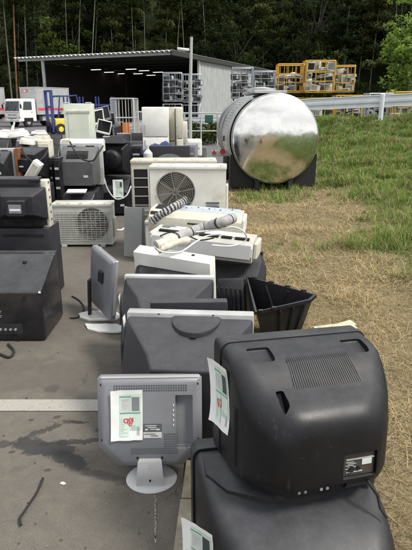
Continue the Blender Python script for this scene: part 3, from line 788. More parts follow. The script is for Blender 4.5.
# ------------------------------------------------------------------ LCD monitor seen from behind (front left of the picture)
def lcd_monitor():
    t = thing('lcd_monitor', 'silver flat monitor seen from behind on a round silver foot on the asphalt', 'monitor', (-.245, 1.955, 0), R(1.5))
    W_, HH = .456, .405; c = .055
    tilt = Matrix.Translation((0, 0, .078)) @ Euler((R(-14), 0, 0)).to_matrix().to_4x4()
    def octa(y, e, zlift=0):   # outline seen from behind; lower corners cut
        w2 = W_/2-e; z0 = e; z1 = HH-e
        P = [(-w2+.085, z0), (w2-.085, z0), (w2, z0+.088), (w2, z1-.012), (w2-.012, z1), (-w2+.012, z1), (-w2, z1-.012), (-w2, z0+.088)]
        return [Vector((p[0], y, p[1])) for p in P]
    g = G(); g.loft([octa(.0, .002), octa(-.028, 0), octa(-.036, .006), octa(-.050, .018), octa(-.056, .03)], M=tilt)
    body = g.build('casing', [M['silver'], M['silverlight'], M['slot']], t)
    # recess for the connectors on the right
    k1 = G(); k1.mi = 0; k1.box((.150, -.060, .205), (.075, .070, .235), bev=.003); k1.v = [tuple(tilt @ Vector(v)) for v in k1.v]
    k2 = G(); k2.mi = 0; k2.box((.137, -.060, .092), (.048, .066, .020)); k2.v = [tuple(tilt @ Vector(v)) for v in k2.v]
    cut(body, [k1, k2])
    # upper rim
    g = G(); g.box((0, -.030, HH-.008), (W_-.03, .030, .010), bev=.004); g.v = [tuple(tilt @ Vector(v)) for v in g.v]
    g.build('rim', M['silverlight'], t)
    # screen on the far side
    g = G(); g.box((0, .0015, HH/2+.01), (W_-.05, .003, HH-.08)); g.v = [tuple(tilt @ Vector(v)) for v in g.v]; g.build('screen', M['glass'], t)
    # vents
    def grid(x0, x1, z0, z1, nx, nz, fill=.62, y=-.0572):
        g = G()
        for j in range(nz):
            for i in range(nx):
                cx = x0+(x1-x0)*(i+.5)/nx; cz = z0+(z1-z0)*(j+.5)/nz
                dx = (x1-x0)/nx*fill/2; dz = (z1-z0)/nz*.5*fill
                g.quad((cx-dx, y, cz-dz), (cx+dx, y, cz-dz), (cx+dx, y, cz+dz), (cx-dx, y, cz+dz))
        g.v = [tuple(tilt @ Vector(v)) for v in g.v]
        return g
    M['ventgrey'] = flat('vent_shadow_grey', (0.085, 0.09, 0.10), 0.8)
    grid(-.155, .165, HH-.066, HH-.034, 30, 3, .66).build('vent', M['ventgrey'], t, smooth=0)
    grid(-.085, .122, .060, .090, 26, 3, .6).build('vent', M['ventgrey'], t, smooth=0)
    grid(.060, .122, .090, .155, 8, 6, .6).build('vent', M['ventgrey'], t, smooth=0)
    # vertical row of small connector marks and screws
    g = G()
    for k in range(5): g.box((.104, -.0575, .19+.022*k), (.004, .002, .008))
    g.v = [tuple(tilt @ Vector(v)) for v in g.v]; g.build('connector_mark', M['white'], t)
    for (sx, sz) in ((-.208, .37), (.208, .37), (-.208, .125), (.208, .125), (-.055, .045), (.052, .045)):
        g = G(); g.cyl((sx, -.030 if abs(sx) > .1 else -.052, sz), (sx, -.0515 if abs(sx) > .1 else -.0572, sz), .0055, n=10); g.v = [tuple(tilt @ Vector(v)) for v in g.v]; g.build('screw', M['slot'], t)
    # rating label
    g = G(); lm = tilt
    g.mi = 0; g.box((.012, -.0575, .180), (.080, .002, .034)); g.mi = 1; g.box((.012, -.0575, .147), (.080, .002, .026))
    g.mi = 1
    for k in range(3): g.box((.006+.004*k, -.0589, .189-.008*k), (.05-.012*k, .001, .0028))
    g.box((-.014, -.0589, .172), (.012, .001, .006)); g.box((.036, -.0589, .172), (.016, .001, .006))
    g.mi = 0
    for k in range(2): g.box((.0+.02*k, -.0589, .152-.008*k), (.05-.02*k, .001, .003))
    g.v = [tuple(lm @ Vector(v)) for v in g.v]; g.build('rating_label', [M['label'], M['labelpale']], t)
    # sticker, left half
    Mx = tilt @ frame_M((-.098, -.0568, .238), (1, 0, .02), (0, -1, 0))
    sticker(t, Mx, .137, .222, 1, 'printmid', 4, .008, .05)
    # neck and round foot
    g = G(); g.loft([[Vector((sx*(.052+.010*(1-f)), -.078+.010*f-.012*math.sin(f*3.1), .012+.12*f)) for sx in (-1, 1)]+[Vector((sx*(.045+.008*(1-f)), -.050+.010*f, .012+.12*f)) for sx in (1, -1)] for f in np.linspace(0, 1, 7)])
    g.box((0, -.094, .122), (.012, .004, .006))
    g.build('neck', M['footsilver'], t)
    g = G(); g.cyl((0, -.0805, .05), (0, -.094, .052), .004, n=8); g.build('screw', M['slot'], t)
    L_ = []
    for (r_, z) in ((.112, 0), (.114, .005), (.108, .012), (.06, .019), (.02, .021)):
        L_.append([Vector((r_*math.cos(a), -.015+r_*.86*math.sin(a), z)) for a in np.linspace(0, 2*math.pi, 40, endpoint=False)])
    g = G(); g.loft(L_); g.build('foot', M['footsilver'], t, smooth=50)
    return t
lcd_monitor()

# ------------------------------------------------------------------ tube television, upper one of the near stack
def big_tv():
    t = thing('television', 'big round-backed black television with a ribbed top vent, topmost on the near stack', 'television', (.300, 1.722, .378), rot=(R(-6), R(2), R(15.5)))
    t.scale = (.945, .945, .945)
    w_, h_ = .60, .455
    # (y, width, height, z0, lower radius, upper radius)
    S = [(.02, .585, .44, .008, .02, .02), (0, .60, .455, 0, .03, .03), (-.075, .60, .455, 0, .035, .04)]
    g = G(); g.loft([rrect(a, b, r1, 0, z+b/2, y, 6, r2) for y, a, b, z, r1, r2 in S]); g.build('bezel', M['black2'], t, smooth=30)
    S = [(-.077, .592, .448, .003, .03, .04), (-.105, .59, .447, .004, .035, .045), (-.16, .587, .442, .006, .035, .05), (-.20, .583, .432, .007, .035, .055), (-.235, .577, .412, .008, .04, .065),
         (-.27, .566, .386, .008, .05, .075), (-.305, .545, .358, .008, .06, .085), (-.335, .515, .340, .01, .07, .095), (-.37, .475, .322, .014, .08, .105), (-.40, .435, .300, .022, .08, .11), (-.425, .39, .264, .036, .07, .10), (-.440, .335, .210, .06, .055, .08), (-.445, .27, .14, .085, .04, .05)]
    g = G(); g.loft([rrect(a, b, r1, .06*(y+.077), z+b/2, y, 7, r2) for y, a, b, z, r1, r2 in S])
    hs = g.build('housing', [M['black'], M['slot']], t, smooth=40)
    # grip recesses in the shoulders, a screw well, and the socket recess low on the back
    cs = []
    for sx in (-1, 1):
        k = G(); k.mi = 0; k.loft([rrect(.10, .042, .012, sx*.185+.0, 0, 0, 4), rrect(.085, .035, .012, sx*.185, 0, 0, 4)]) if False else None
        k = G(); k.mi = 0; k.box((sx*.185, -.185, .445), (.085, .085, .046), rot=(R(20), 0, 0), bev=.012, seg=2); cs.append(k)
    k = G(); k.mi = 0; k.box((-.17, -.352, .322), (.030, .10, .055), rot=(R(50), 0, 0), bev=.008, seg=2); cs.append(k)
    k = G(); k.mi = 0; k.box((.073, -.450, .125), (.125, .06, .090), bev=.004); cs.append(k)
    k = G(); k.mi = 0; k.box((-.07, -.445, .038), (.20, .06, .055), bev=.004); cs.append(k)
    cut(hs, cs)
    # ribbed vent on the sloping top
    a0 = Vector((.01, -.197, .4378)); a1 = Vector((.01, -.318, .3585))
    d = (a1-a0); n = Vector((0, d.z, -d.y)).normalized()
    if n.z < 0: n = -n
    g = G(); g.mi = 1
    x0, x1 = -.10, .13
    off = n*.0012
    # base plate follows the curve of the top: three strips
    prof = [Vector((0, -.197, .4378)), Vector((0, -.235, .420)), Vector((0, -.27, .394)), Vector((0, -.318, .3575))]
    for a, b in zip(prof[:-1], prof[1:]):
        g.quad(*(p+off for p in (a+Vector((x0, 0, 0)), a+Vector((x1, 0, 0)), b+Vector((x1+.01, 0, 0)), b+Vector((x0-.01, 0, 0)))))
    g.mi = 0
    nr = 30
    for k in range(nr+1):
        f = k/nr
        for a, b, e0, e1 in zip(prof[:-1], prof[1:], (0, .003, .006), (.003, .006, .01)):
            pa = a+Vector((x0-e0+(x1-x0+2*e0)*f, 0, 0))+n*.0022; pb = b+Vector((x0-e1+(x1-x0+2*e1)*f, 0, 0))+n*.0022
            wv = Vector((.0021, 0, 0)); dn = n*.004
            g.add([pa-wv-dn, pa+wv-dn, pb+wv-dn, pb-wv-dn, pa-wv, pa+wv, pb+wv, pb-wv], [(4, 5, 6, 7), (0, 1, 5, 4), (1, 2, 6, 5), (2, 3, 7, 6), (3, 0, 4, 7)])
    g.build('top_vent', [M['black2'], M['slot']], t, smooth=0)
    # side louvres (left)
    g = G()
    for k in range(16):
        z = .075+.0135*k; dx = .0
        g.box((-.2905+.0085*0, -.20, z), (.010, .13, .0045), rot=(0, 0, R(-6)))
    g.build('side_vent', M['slot'], t)
    for sx, sy, sz in ((-.24, -.15, .4425), (.235, -.15, .4425)):
        g = G(); g.cyl((sx*.5, sy+.03, sz-.002), (sx*.5, sy+.03, sz+.0015), .006, n=10); g.build('screw', M['slot'], t)
    # sockets and labels at the back
    g = G(); g.mi = 0; g.box((0.073, -.4285, .125), (.118, .004, .082)); g.mi = 1; g.box((0.078, -.432, .143), (.104, .004, .004)); g.box((0.058, -.432, .097), (.06, .003, .003))
    g.mi = 2; g.box((0.103, -.432, .130), (.036, .003, .022))
    g.mi = 1
    for k in range(5): g.box((.040+.008*(k % 2), -.432, .133-.006*k), (.03, .002, .0018))
    g.mi = 3; g.cyl((.046, -.430, .109), (.046, -.438, .109), .010, n=14); g.cyl((.073, -.430, .109), (.073, -.436, .109), .007, n=12)
    M['labelbrown'] = flat('label_brown', (0.05, 0.042, 0.04), .5)
    g.build('rating_label', [M['labelbrown'], M['printgrey'], M['labelpale'], M['slot']], t)
    for k, x_ in enumerate((-.13, -.108, -.05, -.028)):
        g = G(); g.cyl((x_, -.405, .040), (x_, -.417, .040), .0055, n=12); g.cyl((x_, -.405, .040), (x_, -.420, .040), .0025, n=8)
        g.build('socket', [M['steel']] if k in (0, 1) else [M['labelpale']], t)
    g = G(); g.tube([(.11, -.42, .06), (.115, -.452, .045), (.13, -.47, .02), (.135, -.48, -.02), (.15, -.50, -.045)], [.006, .006, .006, .005, .005], 8); g.build('power_cord', M['rubber'], t)
    # feet and screen
    for sx in (-1, 1):
        for y in (-.05, -.36):
            g = G(); g.cyl((sx*.17, y, -.006), (sx*.17, y, .012), .018, n=12); g.build('rubber_foot', M['rubber'], t)
    g = G(); g.loft([rrect(.50, .37, .02, 0, .235, .0195, 4), rrect(.49, .36, .02, 0, .235, .024, 4), rrect(.3, .22, .02, 0, .235, .032, 4)]); g.build('screen', M['glass'], t)
    # ticket hanging from the left side edge
    Mx = frame_M((-.310, -.122, .275), (.17, -.985, 0), (-.985, -.17, .03))
    sticker(t, Mx, .135, .235, 2, 'printdark', 9, .012, -.22)
    return t
big_tv()

def low_tv():
    t = thing('television', 'large black television on the ground under the round-backed one, ticket at its left', 'television', (.245, 1.70, 0), R(9))
    t.scale = (.93, .90, 1.30)
    g = G(); S = [(.02, .64, .30, .008, .02, .02), (0, .66, .315, 0, .03, .03), (-.06, .66, .315, 0, .03, .035)]
    g.loft([rrect(a, b, r1, 0, z+b/2, y, 5, r2) for y, a, b, z, r1, r2 in S]); g.build('bezel', M['black2'], t, smooth=30)
    S = [(-.062, .645, .300, .006, .02, .03), (-.16, .645, .296, .006, .02, .035), (-.30, .64, .290, .006, .025, .05), (-.40, .63, .285, .006, .03, .07), (-.50, .60, .272, .006, .035, .09), (-.60, .545, .245, .006, .04, .10), (-.68, .46, .20, .008, .05, .09), (-.71, .38, .14, .02, .05, .06)]
    g = G(); g.loft([rrect(a, b, r1, .02*(-y), z+b/2, y, 7, r2) for y, a, b, z, r1, r2 in S]); g.build('housing', M['black2'], t, smooth=40)
    # raised crescent shoulder on the top
    pts = [(-.30, -.10), (-.30, -.20), (-.24, -.30), (-.12, -.365), (.02, -.39), (.16, -.365), (.27, -.30), (.31, -.20), (.31, -.10)]
    def zt(y): return .296 if y > -.3 else .296+(-.3-y)*-.05
    A = [Vector((x, y, .285)) for x, y in pts]; B = [Vector((x*.985, y*.985+.004, .3045)) for x, y in pts]; C_ = [Vector((x*.955, y*.955+.008, .3105)) for x, y in pts]
    g = G(); g.loft([A, B, C_]); g.build('shoulder', M['black'], t, smooth=40)
    # ticket on the left chamfer, side louvres and screen
    Mx = frame_M((-.352, -.382, .180), (.68, -.73, 0), (-.75, -.66, .12))
    sticker(t, Mx, .135, .160, 3, 'printdark', 15, .008, -.1)
    g = G()
    for k in range(12): g.box((-.321, -.53, .07+.014*k), (.012, .085, .005), rot=(0, 0, R(14)))
    g.build('side_vent', M['slot'], t)
    g = G(); g.loft([rrect(.56, .24, .02, 0, .16, .0195, 4), rrect(.54, .22, .02, 0, .16, .026, 4)]); g.build('screen', M['glass'], t)
    return t
low_tv()

# ------------------------------------------------------------------ row of televisions standing with their backs to the viewer
def row_tv(name_label, x0, Y, z_top, w_, d, bez, bzt, sections, mat, rz=0, extras=None):
    """sections: (y fraction, width frac, height frac, top chamfer x, chamfer z)"""
    t = thing('television', name_label, 'television', (x0, Y, 0), rz)
    hh = z_top
    g = G(); g.box((0, -bzt/2, hh/2), (w_, bzt, hh), bev=.008, seg=2); g.build('bezel', bez, t)
    loops = [chsec(-bzt-.001-(d-bzt)*f, w_*a, hh*b, .004, cx, cz) for f, a, b, cx, cz in sections]
    g = G(); g.loft(loops)
    bm_o = g.build('housing', [mat, M['slot']], t, smooth=25)
    bv = bm_o.modifiers.new('bevel', 'BEVEL'); bv.width = .012; bv.segments = 3; bv.limit_method = 'ANGLE'; bv.angle_limit = R(20)
    g = G(); g.box((0, .001, hh*.53), (w_-.08, .004, hh*.74), bev=.001); g.build('screen', M['glass'], t)
    if extras: extras(t)
    return t
def ex_D(t):
    # half-round dome behind the rim
    g = G(); L_ = []
    for (r_, z) in ((.130, .40), (.128, .556), (.124, .566), (.112, .572), (.06, .574)):
        L_.append([Vector((.035+r_*math.cos(a), -.064-r_*1.55*abs(math.sin(a))*(1 if math.sin(a) < 0 else 0), z)) for a in np.linspace(math.pi, 2*math.pi, 24)])
    g.loft(L_); g.build('dome', M['charcoal'], t, smooth=40)
    g = G(); g.box((.035, -.268, .548), (.030, .012, .012), bev=.003); g.build('latch', M['slot'], t)
    for x in (-.16, .12): 
        g = G(); g.box((x, -.062, .579), (.012, .006, .006)); g.build('clip', M['slot'], t)
    Mx = frame_M((-.333, -.075, .47), (.0, -1, 0), (-1, 0, 0)); sticker(t, Mx, .07, .20, 0, 'printdark', 23, .006)
YD = 2.53
row_tv('dark grey television with pale rim and half round dome, behind the silver monitor', X(191, YD, .585), YD, .585, .655, .48, M['bezelgrey'], .065,
       [(0, .985, .96, .01, .01), (.12, .985, .95, .02, .02), (.45, .97, .92, .08, .14), (.8, .93, .88, .14, .28), (1.0, .90, .82, .16, .34)], M['charcoal'], R(-4), ex_D)
def ex_E(t):
    Mx = frame_M((-.300, -.14, .36), (.0, -1, 0), (-1, 0, 0)); sticker(t, Mx, .09, .20, 0, 'printdark', 24, .006)
YE = 3.22
row_tv('charcoal television with a grey rim, second of the row behind the half round dome one', X(170, YE, .55), YE, .555, .585, .43, M['bezelgrey'], .05,
       [(0, .985, .97, .01, .01), (.2, .97, .95, .03, .04), (.55, .93, .88, .10, .12), (1.0, .86, .78, .14, .2)], M['charcoal'], R(-3), ex_E)
YE2 = 2.70
t = thing('flat_television', 'dark flat panel standing on edge between the two grey rimmed televisions', 'television', (X(189, YE2, .57), YE2, 0), R(2))
g = G(); g.box((0, 0, .285), (.44, .075, .57), bev=.008, seg=2, taper=(.97, .85)); g.build('casing', M['charcoal'], t)
g = G(); g.box((0, .041, .29), (.37, .003, .45)); g.build('screen', M['glass'], t)
YF = 3.62
t = thing('television', 'black television with a plain white rim under the indoor air conditioners', 'television', (X(174, YF, .60), YF, 0), rot=(0, R(3), R(-20)))
g = G(); g.box((0, -.02, .36), (.585, .11, .50), rot=(R(14), 0, 0), bev=.006, seg=2); bz = g.build('bezel', M['white'], t)
g = G(); g.loft([chsec(-.085, .56, .50, .004, .01, .01), chsec(-.12, .55, .48, .004, .03, .03), chsec(-.36, .42, .38, .004, .08, .08)]); g.build('housing', M['black'], t, smooth=25)
for x in (-.09, .14):
    g = G(); g.box((x, -.0585, .602), (.022, .02, .018), rot=(R(14), 0, 0)); g.build('notch', M['slot'], t)
g = G(); g.box((0, .043, .33), (.50, .003, .36), rot=(R(14), 0, 0)); g.build('screen', M['glass'], t)

# ------------------------------------------------------------------ empty black television shell lying open
def open_shell():
    A = gnd(247, 277, .37); B = gnd(315, 295, .36); C_ = gnd(256, 312, .33); B2 = gnd(309, 300, .34)
    o = Vector(((A.x+B.x+C_.x)/3, (A.y+B.y+C_.y)/3, 0))
    t = thing('television_shell', 'empty black plastic television back shell lying open on the straw', 'television', o)
    rim = [A-o, C_-o, B2-o, B-o]
    def inset(L_, e, z=None, f=1.0):
        c = sum(L_, Vector())/len(L_); r = []
        for v in L_:
            d = (v-c); d2 = Vector((d.x, d.y, 0)); k = max(.05, 1-e/d2.length)*f
            r.append(Vector((c.x+d.x*k, c.y+d.y*k, v.z if z is None else z)))
        return r
    def fine(L_, n=8):
        r = []
        for k in range(len(L_)):
            a, b = L_[k], L_[(k+1) % len(L_)]
            for i in range(n): r.append(a.lerp(b, i/n))
        return r
    up = lambda L_, dz: [v+Vector((0, 0, dz)) for v in L_]
    outer = [inset(rim, 0, .0, .50), inset(rim, 0, .012, .55), inset(rim, 0, .16, .74), up(inset(rim, .012), -.02), up(inset(rim, -.012), -.018), up(inset(rim, -.012), .004)]
    inner = [up(inset(rim, .010), .004), up(inset(rim, .022), -.02), inset(rim, .02, .165, .72), inset(rim, .02, .022, .52)]
    g = G(); g.loft([fine(l) for l in outer+inner]); g.build('shell', M['black'], t, smooth=30)
    A_, C2, B_ = rim[0], rim[1], rim[3]
    # curved rib on the far inner wall, clips on the rim, ribs on the near wall
    c0 = sum(rim, Vector())/4; pts = []
    for f in np.linspace(0, 1, 16):
        P0 = A_.lerp(B_, .28+.36*f); h_ = .95*math.sin(math.pi*f)
        d_ = Vector((c0.x-P0.x, c0.y-P0.y, 0)); pts.append(P0+d_*(.07+.24*h_)+Vector((0, 0, -.02-.19*h_)))
    g = G(); g.tube(pts, .011, 6); g.build('rib', M['black2'], t)
    for f in (.12, .38, .62, .85):
        g = G(); c = A_.lerp(B_, f); g.box((c.x, c.y+.012, c.z+.004), (.04, .016, .022), rot=(0, 0, R(-20)), bev=.003); g.build('clip', M['black2'], t)
    for f in (.08, .32):
        g = G(); c = C2.lerp(rim[2], f); g.box((c.x, c.y-.014, c.z+.006), (.035, .014, .020), rot=(0, 0, R(10)), bev=.003); g.build('clip', M['black2'], t)
    cb = sum(inset(rim, 0, 0, .6), Vector())/4
    for f in (.45, .7, .92):
        a = C2.lerp(rim[2], f)+Vector((0, -.004, -.03)); b = inset(rim, 0, .02, .56)[1].lerp(inset(rim, 0, .02, .56)[2], f)+Vector((0, -.006, 0))
        g = G(); g.tube([a, b], .006, 5); g.build('rib', M['black2'], t)
open_shell()
# ribbed black cover leaning beside it
pb = gnd(232, 312, .12)
t = thing('television_cover', 'ribbed black plastic cover leaning between the open shell and the row of televisions', 'television', (pb.x, pb.y+.02, .0), R(-14))
g = G(); g.box((0, 0, .19), (.26, .20, .36), rot=(R(-20), R(-6), 0), bev=.02, seg=2, taper=(.8, .6)); g.build('panel', M['black2'], t)
for k in range(6):
    g = G(); g.box((-.085+.034*k, -.095, .20), (.010, .03, .27), rot=(R(-10), R(-6), 0), bev=.004); g.build('rib', M['black'], t)
# block of black casing behind it
t = thing('television', 'small black television shell lying under the end of the white indoor units', 'television', (X(232, 4.2), 4.15, 0), R(10))
g = G(); g.loft([chsec(.0, .5, .42, 0, .02, .02), chsec(-.20, .46, .40, 0, .04, .04), chsec(-.36, .30, .30, 0, .05, .05)]); g.build('housing', M['black'], t, smooth=25)
g = G(); g.box((0, .02, .22), (.52, .04, .44), bev=.008); g.build('bezel', M['black2'], t)

# ------------------------------------------------------------------ indoor air conditioner units
def indoor_unit(name_label, loc, rz, tilt, kind, roll=0.0):
    t = thing('indoor_unit', name_label, 'air conditioner', loc, rz)
    Tm = Euler((tilt, roll, 0)).to_matrix().to_4x4()
    L_ = .80
    def bd(g, nm, mats, **k):
        g.v = [tuple(Tm @ Vector(v)) for v in g.v]; return g.build(nm, mats, t, **k)
    if kind == 1:   # lying with the back of its circuit cover up
        prof = [(-.15, 0), (.13, 0), (.15, .03), (.15, .15), (.10, .185), (-.09, .19), (-.15, .14), (-.165, .05)]
        g = G(); g.prism(prof, lambda a, b, h: Vector((h, a, b)), -L_/2, L_/2); bd(g, 'casing', M['cream'])
        g = G(); g.box((.06, .01, .1895), (.62, .15, .012), rot=(R(1), 0, 0), bev=.003); bd(g, 'circuit_cover', M['board'])
        for k in range(9):
            g = G(); g.cyl((-.1+.05*k, .0+.02*(k % 3), .195), (-.1+.05*k, .0+.02*(k % 3), .203), .007+.004*(k % 2), n=10); bd(g, 'knob', M['labelpale'] if k % 2 else M['label'])
        g = G(); g.box((-.30, .0, .191), (.13, .13, .012), bev=.003); bd(g, 'dark_inlet', M['slot'])
        g = G(); g.box((-.33, -.12, .166), (.12, .03, .012), rot=(R(38), 0, 0)); bd(g, 'slot', M['slot'])
        g = G(); g.box((.14, -.152, .10), (.40, .012, .02), rot=(R(14), 0, 0)); bd(g, 'slot', M['slot'])
        g = G(); g.box((.10, -.166, .04), (.56, .008, .012)); bd(g, 'seam', M['slot'])
        g = G(); g.box((.412, .0, .09), (.03, .22, .14), bev=.01); bd(g, 'end_cap', M['white'])
    else:
        prof = [(-.14, 0), (.16, 0), (.16, .12), (.10, .175), (-.10, .165), (-.155, .115), (-.165, .05)]
        g = G(); g.prism(prof, lambda a, b, h: Vector((h, a, b)), -L_/2, L_/2); bd(g, 'casing', M['acgrey'])
        g = G(); g.box((.03, -.02, .1735), (.64, .10, .01), bev=.002); bd(g, 'top_panel', M['white'])
        for (x_, w2) in ((.05, .15), (.19, .08), (.31, .11), (-.27, .16)):
            g = G(); g.box((x_, -.09, .172), (w2, .035, .012), rot=(R(8), 0, 0)); bd(g, 'slot', M['slot'])
        g = G(); g.box((.0, -.164, .085), (.78, .012, .11), rot=(R(-14), 0, 0), bev=.004); bd(g, 'louvre', M['silverlight'])
        g = G(); g.box((.18, -.176, .032), (.40, .006, .006), rot=(R(-14), 0, 0)); bd(g, 'seam', M['slot'])
        g = G(); g.box((.417, .02, .085), (.035, .24, .13), bev=.01); bd(g, 'end_cap', M['cream'])
        g = G(); g.box((-.41, .0, .09), (.03, .25, .14), bev=.012); bd(g, 'end_cap', M['cream'])
        g = G()
        for k, (dx, hh_) in enumerate(((0, .020), (.014, .020), (.032, .022), (.056, .018), (.074, .018))):
            g.box((-.15+dx, -.1735, .108), (.010, .002, hh_), rot=(R(-14), 0, R(0)))
        g.box((-.115, -.1735, .112), (.02, .002, .004), rot=(R(-14), 0, 0)); g.box((-.085, -.1735, .099), (.022, .002, .004), rot=(R(-14), 0, 0))
        bd(g, 'lettering', M['printmid'])
        g = G()
        for k in range(18): g.box((-.36+.006*k, .05, .178), (.002, .08, .01))
        bd(g, 'coil', M['steel'])
    return t
UH = .47
indoor_unit('pale grey indoor air conditioner in front, long louvre and open slots toward the viewer', (X(204, 4.0, .5), 4.0, .475), R(-13), R(-2), 2, R(3.2))
indoor_unit('cream indoor air conditioner with a bluish circuit cover, lying behind the pale grey one', (X(197, 4.45, .6), 4.50, .545), R(-9), R(4), 1, R(2.5))
# what they lie on
indoor_unit('dirty white indoor air conditioner at the bottom of the indoor unit pile, mostly hidden', (X(206, 4.25), 4.22, .265), R(-4), R(0), 2)
indoor_unit('cream indoor air conditioner lying flat on the ground under the pile', (X(210, 4.35), 4.36, .0), R(2), R(0), 1)
# insulated pipes
def hose(name, label, pts, r, mats, wrap, n=60, cat='pipe'):
    P = [Vector(p) for p in pts]
    def cr(t):
        k = min(len(P)-2, int(t)); f = t-k
        p0 = P[max(0, k-1)]; p1 = P[k]; p2 = P[k+1]; p3 = P[min(len(P)-1, k+2)]
        return 0.5*((2*p1)+(p2-p0)*f+(2*p0-5*p1+4*p2-p3)*f*f+(-p0+3*p1-3*p2+p3)*f*f*f)
    pts = [cr((len(P)-1)*k/n) for k in range(n+1)]
    g = G()
    o0 = len(g.f)
    rr = [r*(1+.08*math.sin(k*1.7)+.05*math.sin(k*.6)) for k in range(n+1)]
    g.tube(pts, rr, 10)
    nn = 10
    for k in range(len(g.f)):
        seg = k//nn; i = k % nn
        if wrap == 'spiral': g.m[k] = 1 if ((seg*1.0+i*.35) % 4.2) < 2.0 else 0
        elif wrap == 'half': g.m[k] = 1 if seg < n*.3 else (2 if (seg % 9) < 1 else 0)
    t = tag(g.build(name, mats, smooth=50), label, cat)
    return t
hose('insulated_pipe', 'pipe wrapped in black spiral tape rising from the cream indoor unit', [at(152, 222, 4.40), at(160, 215, 4.40), at(170, 209, 4.42), at(180, 203.5, 4.5), at(186, 199, 4.55)], .033, [M['hose'], M['tape']], 'spiral')
hose('insulated_pipe', 'thick grey insulated hose lying across the pale grey indoor unit', [gnd(156, 246, .70), gnd(166, 242, .715), gnd(185, 234, .735), gnd(205, 227, .77), gnd(222, 222, .83), gnd(233, 218, .84)], .036, [M['hose'], M['hosebeige'], M['tape']], 'half')
hose('insulated_pipe', 'beige flared hose end beside the thick grey insulated hose', [gnd(158, 250, .67), gnd(166, 247, .69), gnd(174, 243, .70), gnd(188, 240, .70)], .026, [M['hosebeige'], M['hose'], M['tape']], None, 24)
def wire(label, pts, r=.005, mat='white', name='cable', n=40):
    hose(name, label, [Vector(p) for p in pts], r, [M[mat]], None, n, 'cable')
wire('thin white cable looping over the right end of the indoor units', [gnd(196, 232, .75), gnd(215, 230, .77), gnd(232, 227, .80), gnd(243, 231, .78), gnd(246, 240, .70), gnd(232, 246, .67), gnd(212, 245, .68)], .0055)
wire('thin white cable curling across the front of the pale grey indoor unit', [gnd(154, 246, .70), gnd(163, 252, .67), gnd(180, 252, .665), gnd(194, 243, .70), gnd(207, 236, .73), gnd(222, 234, .75)], .0055)
wire('twisted black cable lying among the indoor units below the taped pipe', [gnd(160, 236, .70), gnd(172, 232, .73), gnd(184, 234, .72), gnd(199, 240, .70), gnd(214, 238, .71)], .005, 'rubber')
# pale pole on the straw
a, b = gnd(243, 244, .02), gnd(272, 237, .02)
g = G(); g.tube([a, b], .012, 6); tag(g.build('pole', M['white']), 'short pale pole lying on the straw right of the indoor units', 'pole')

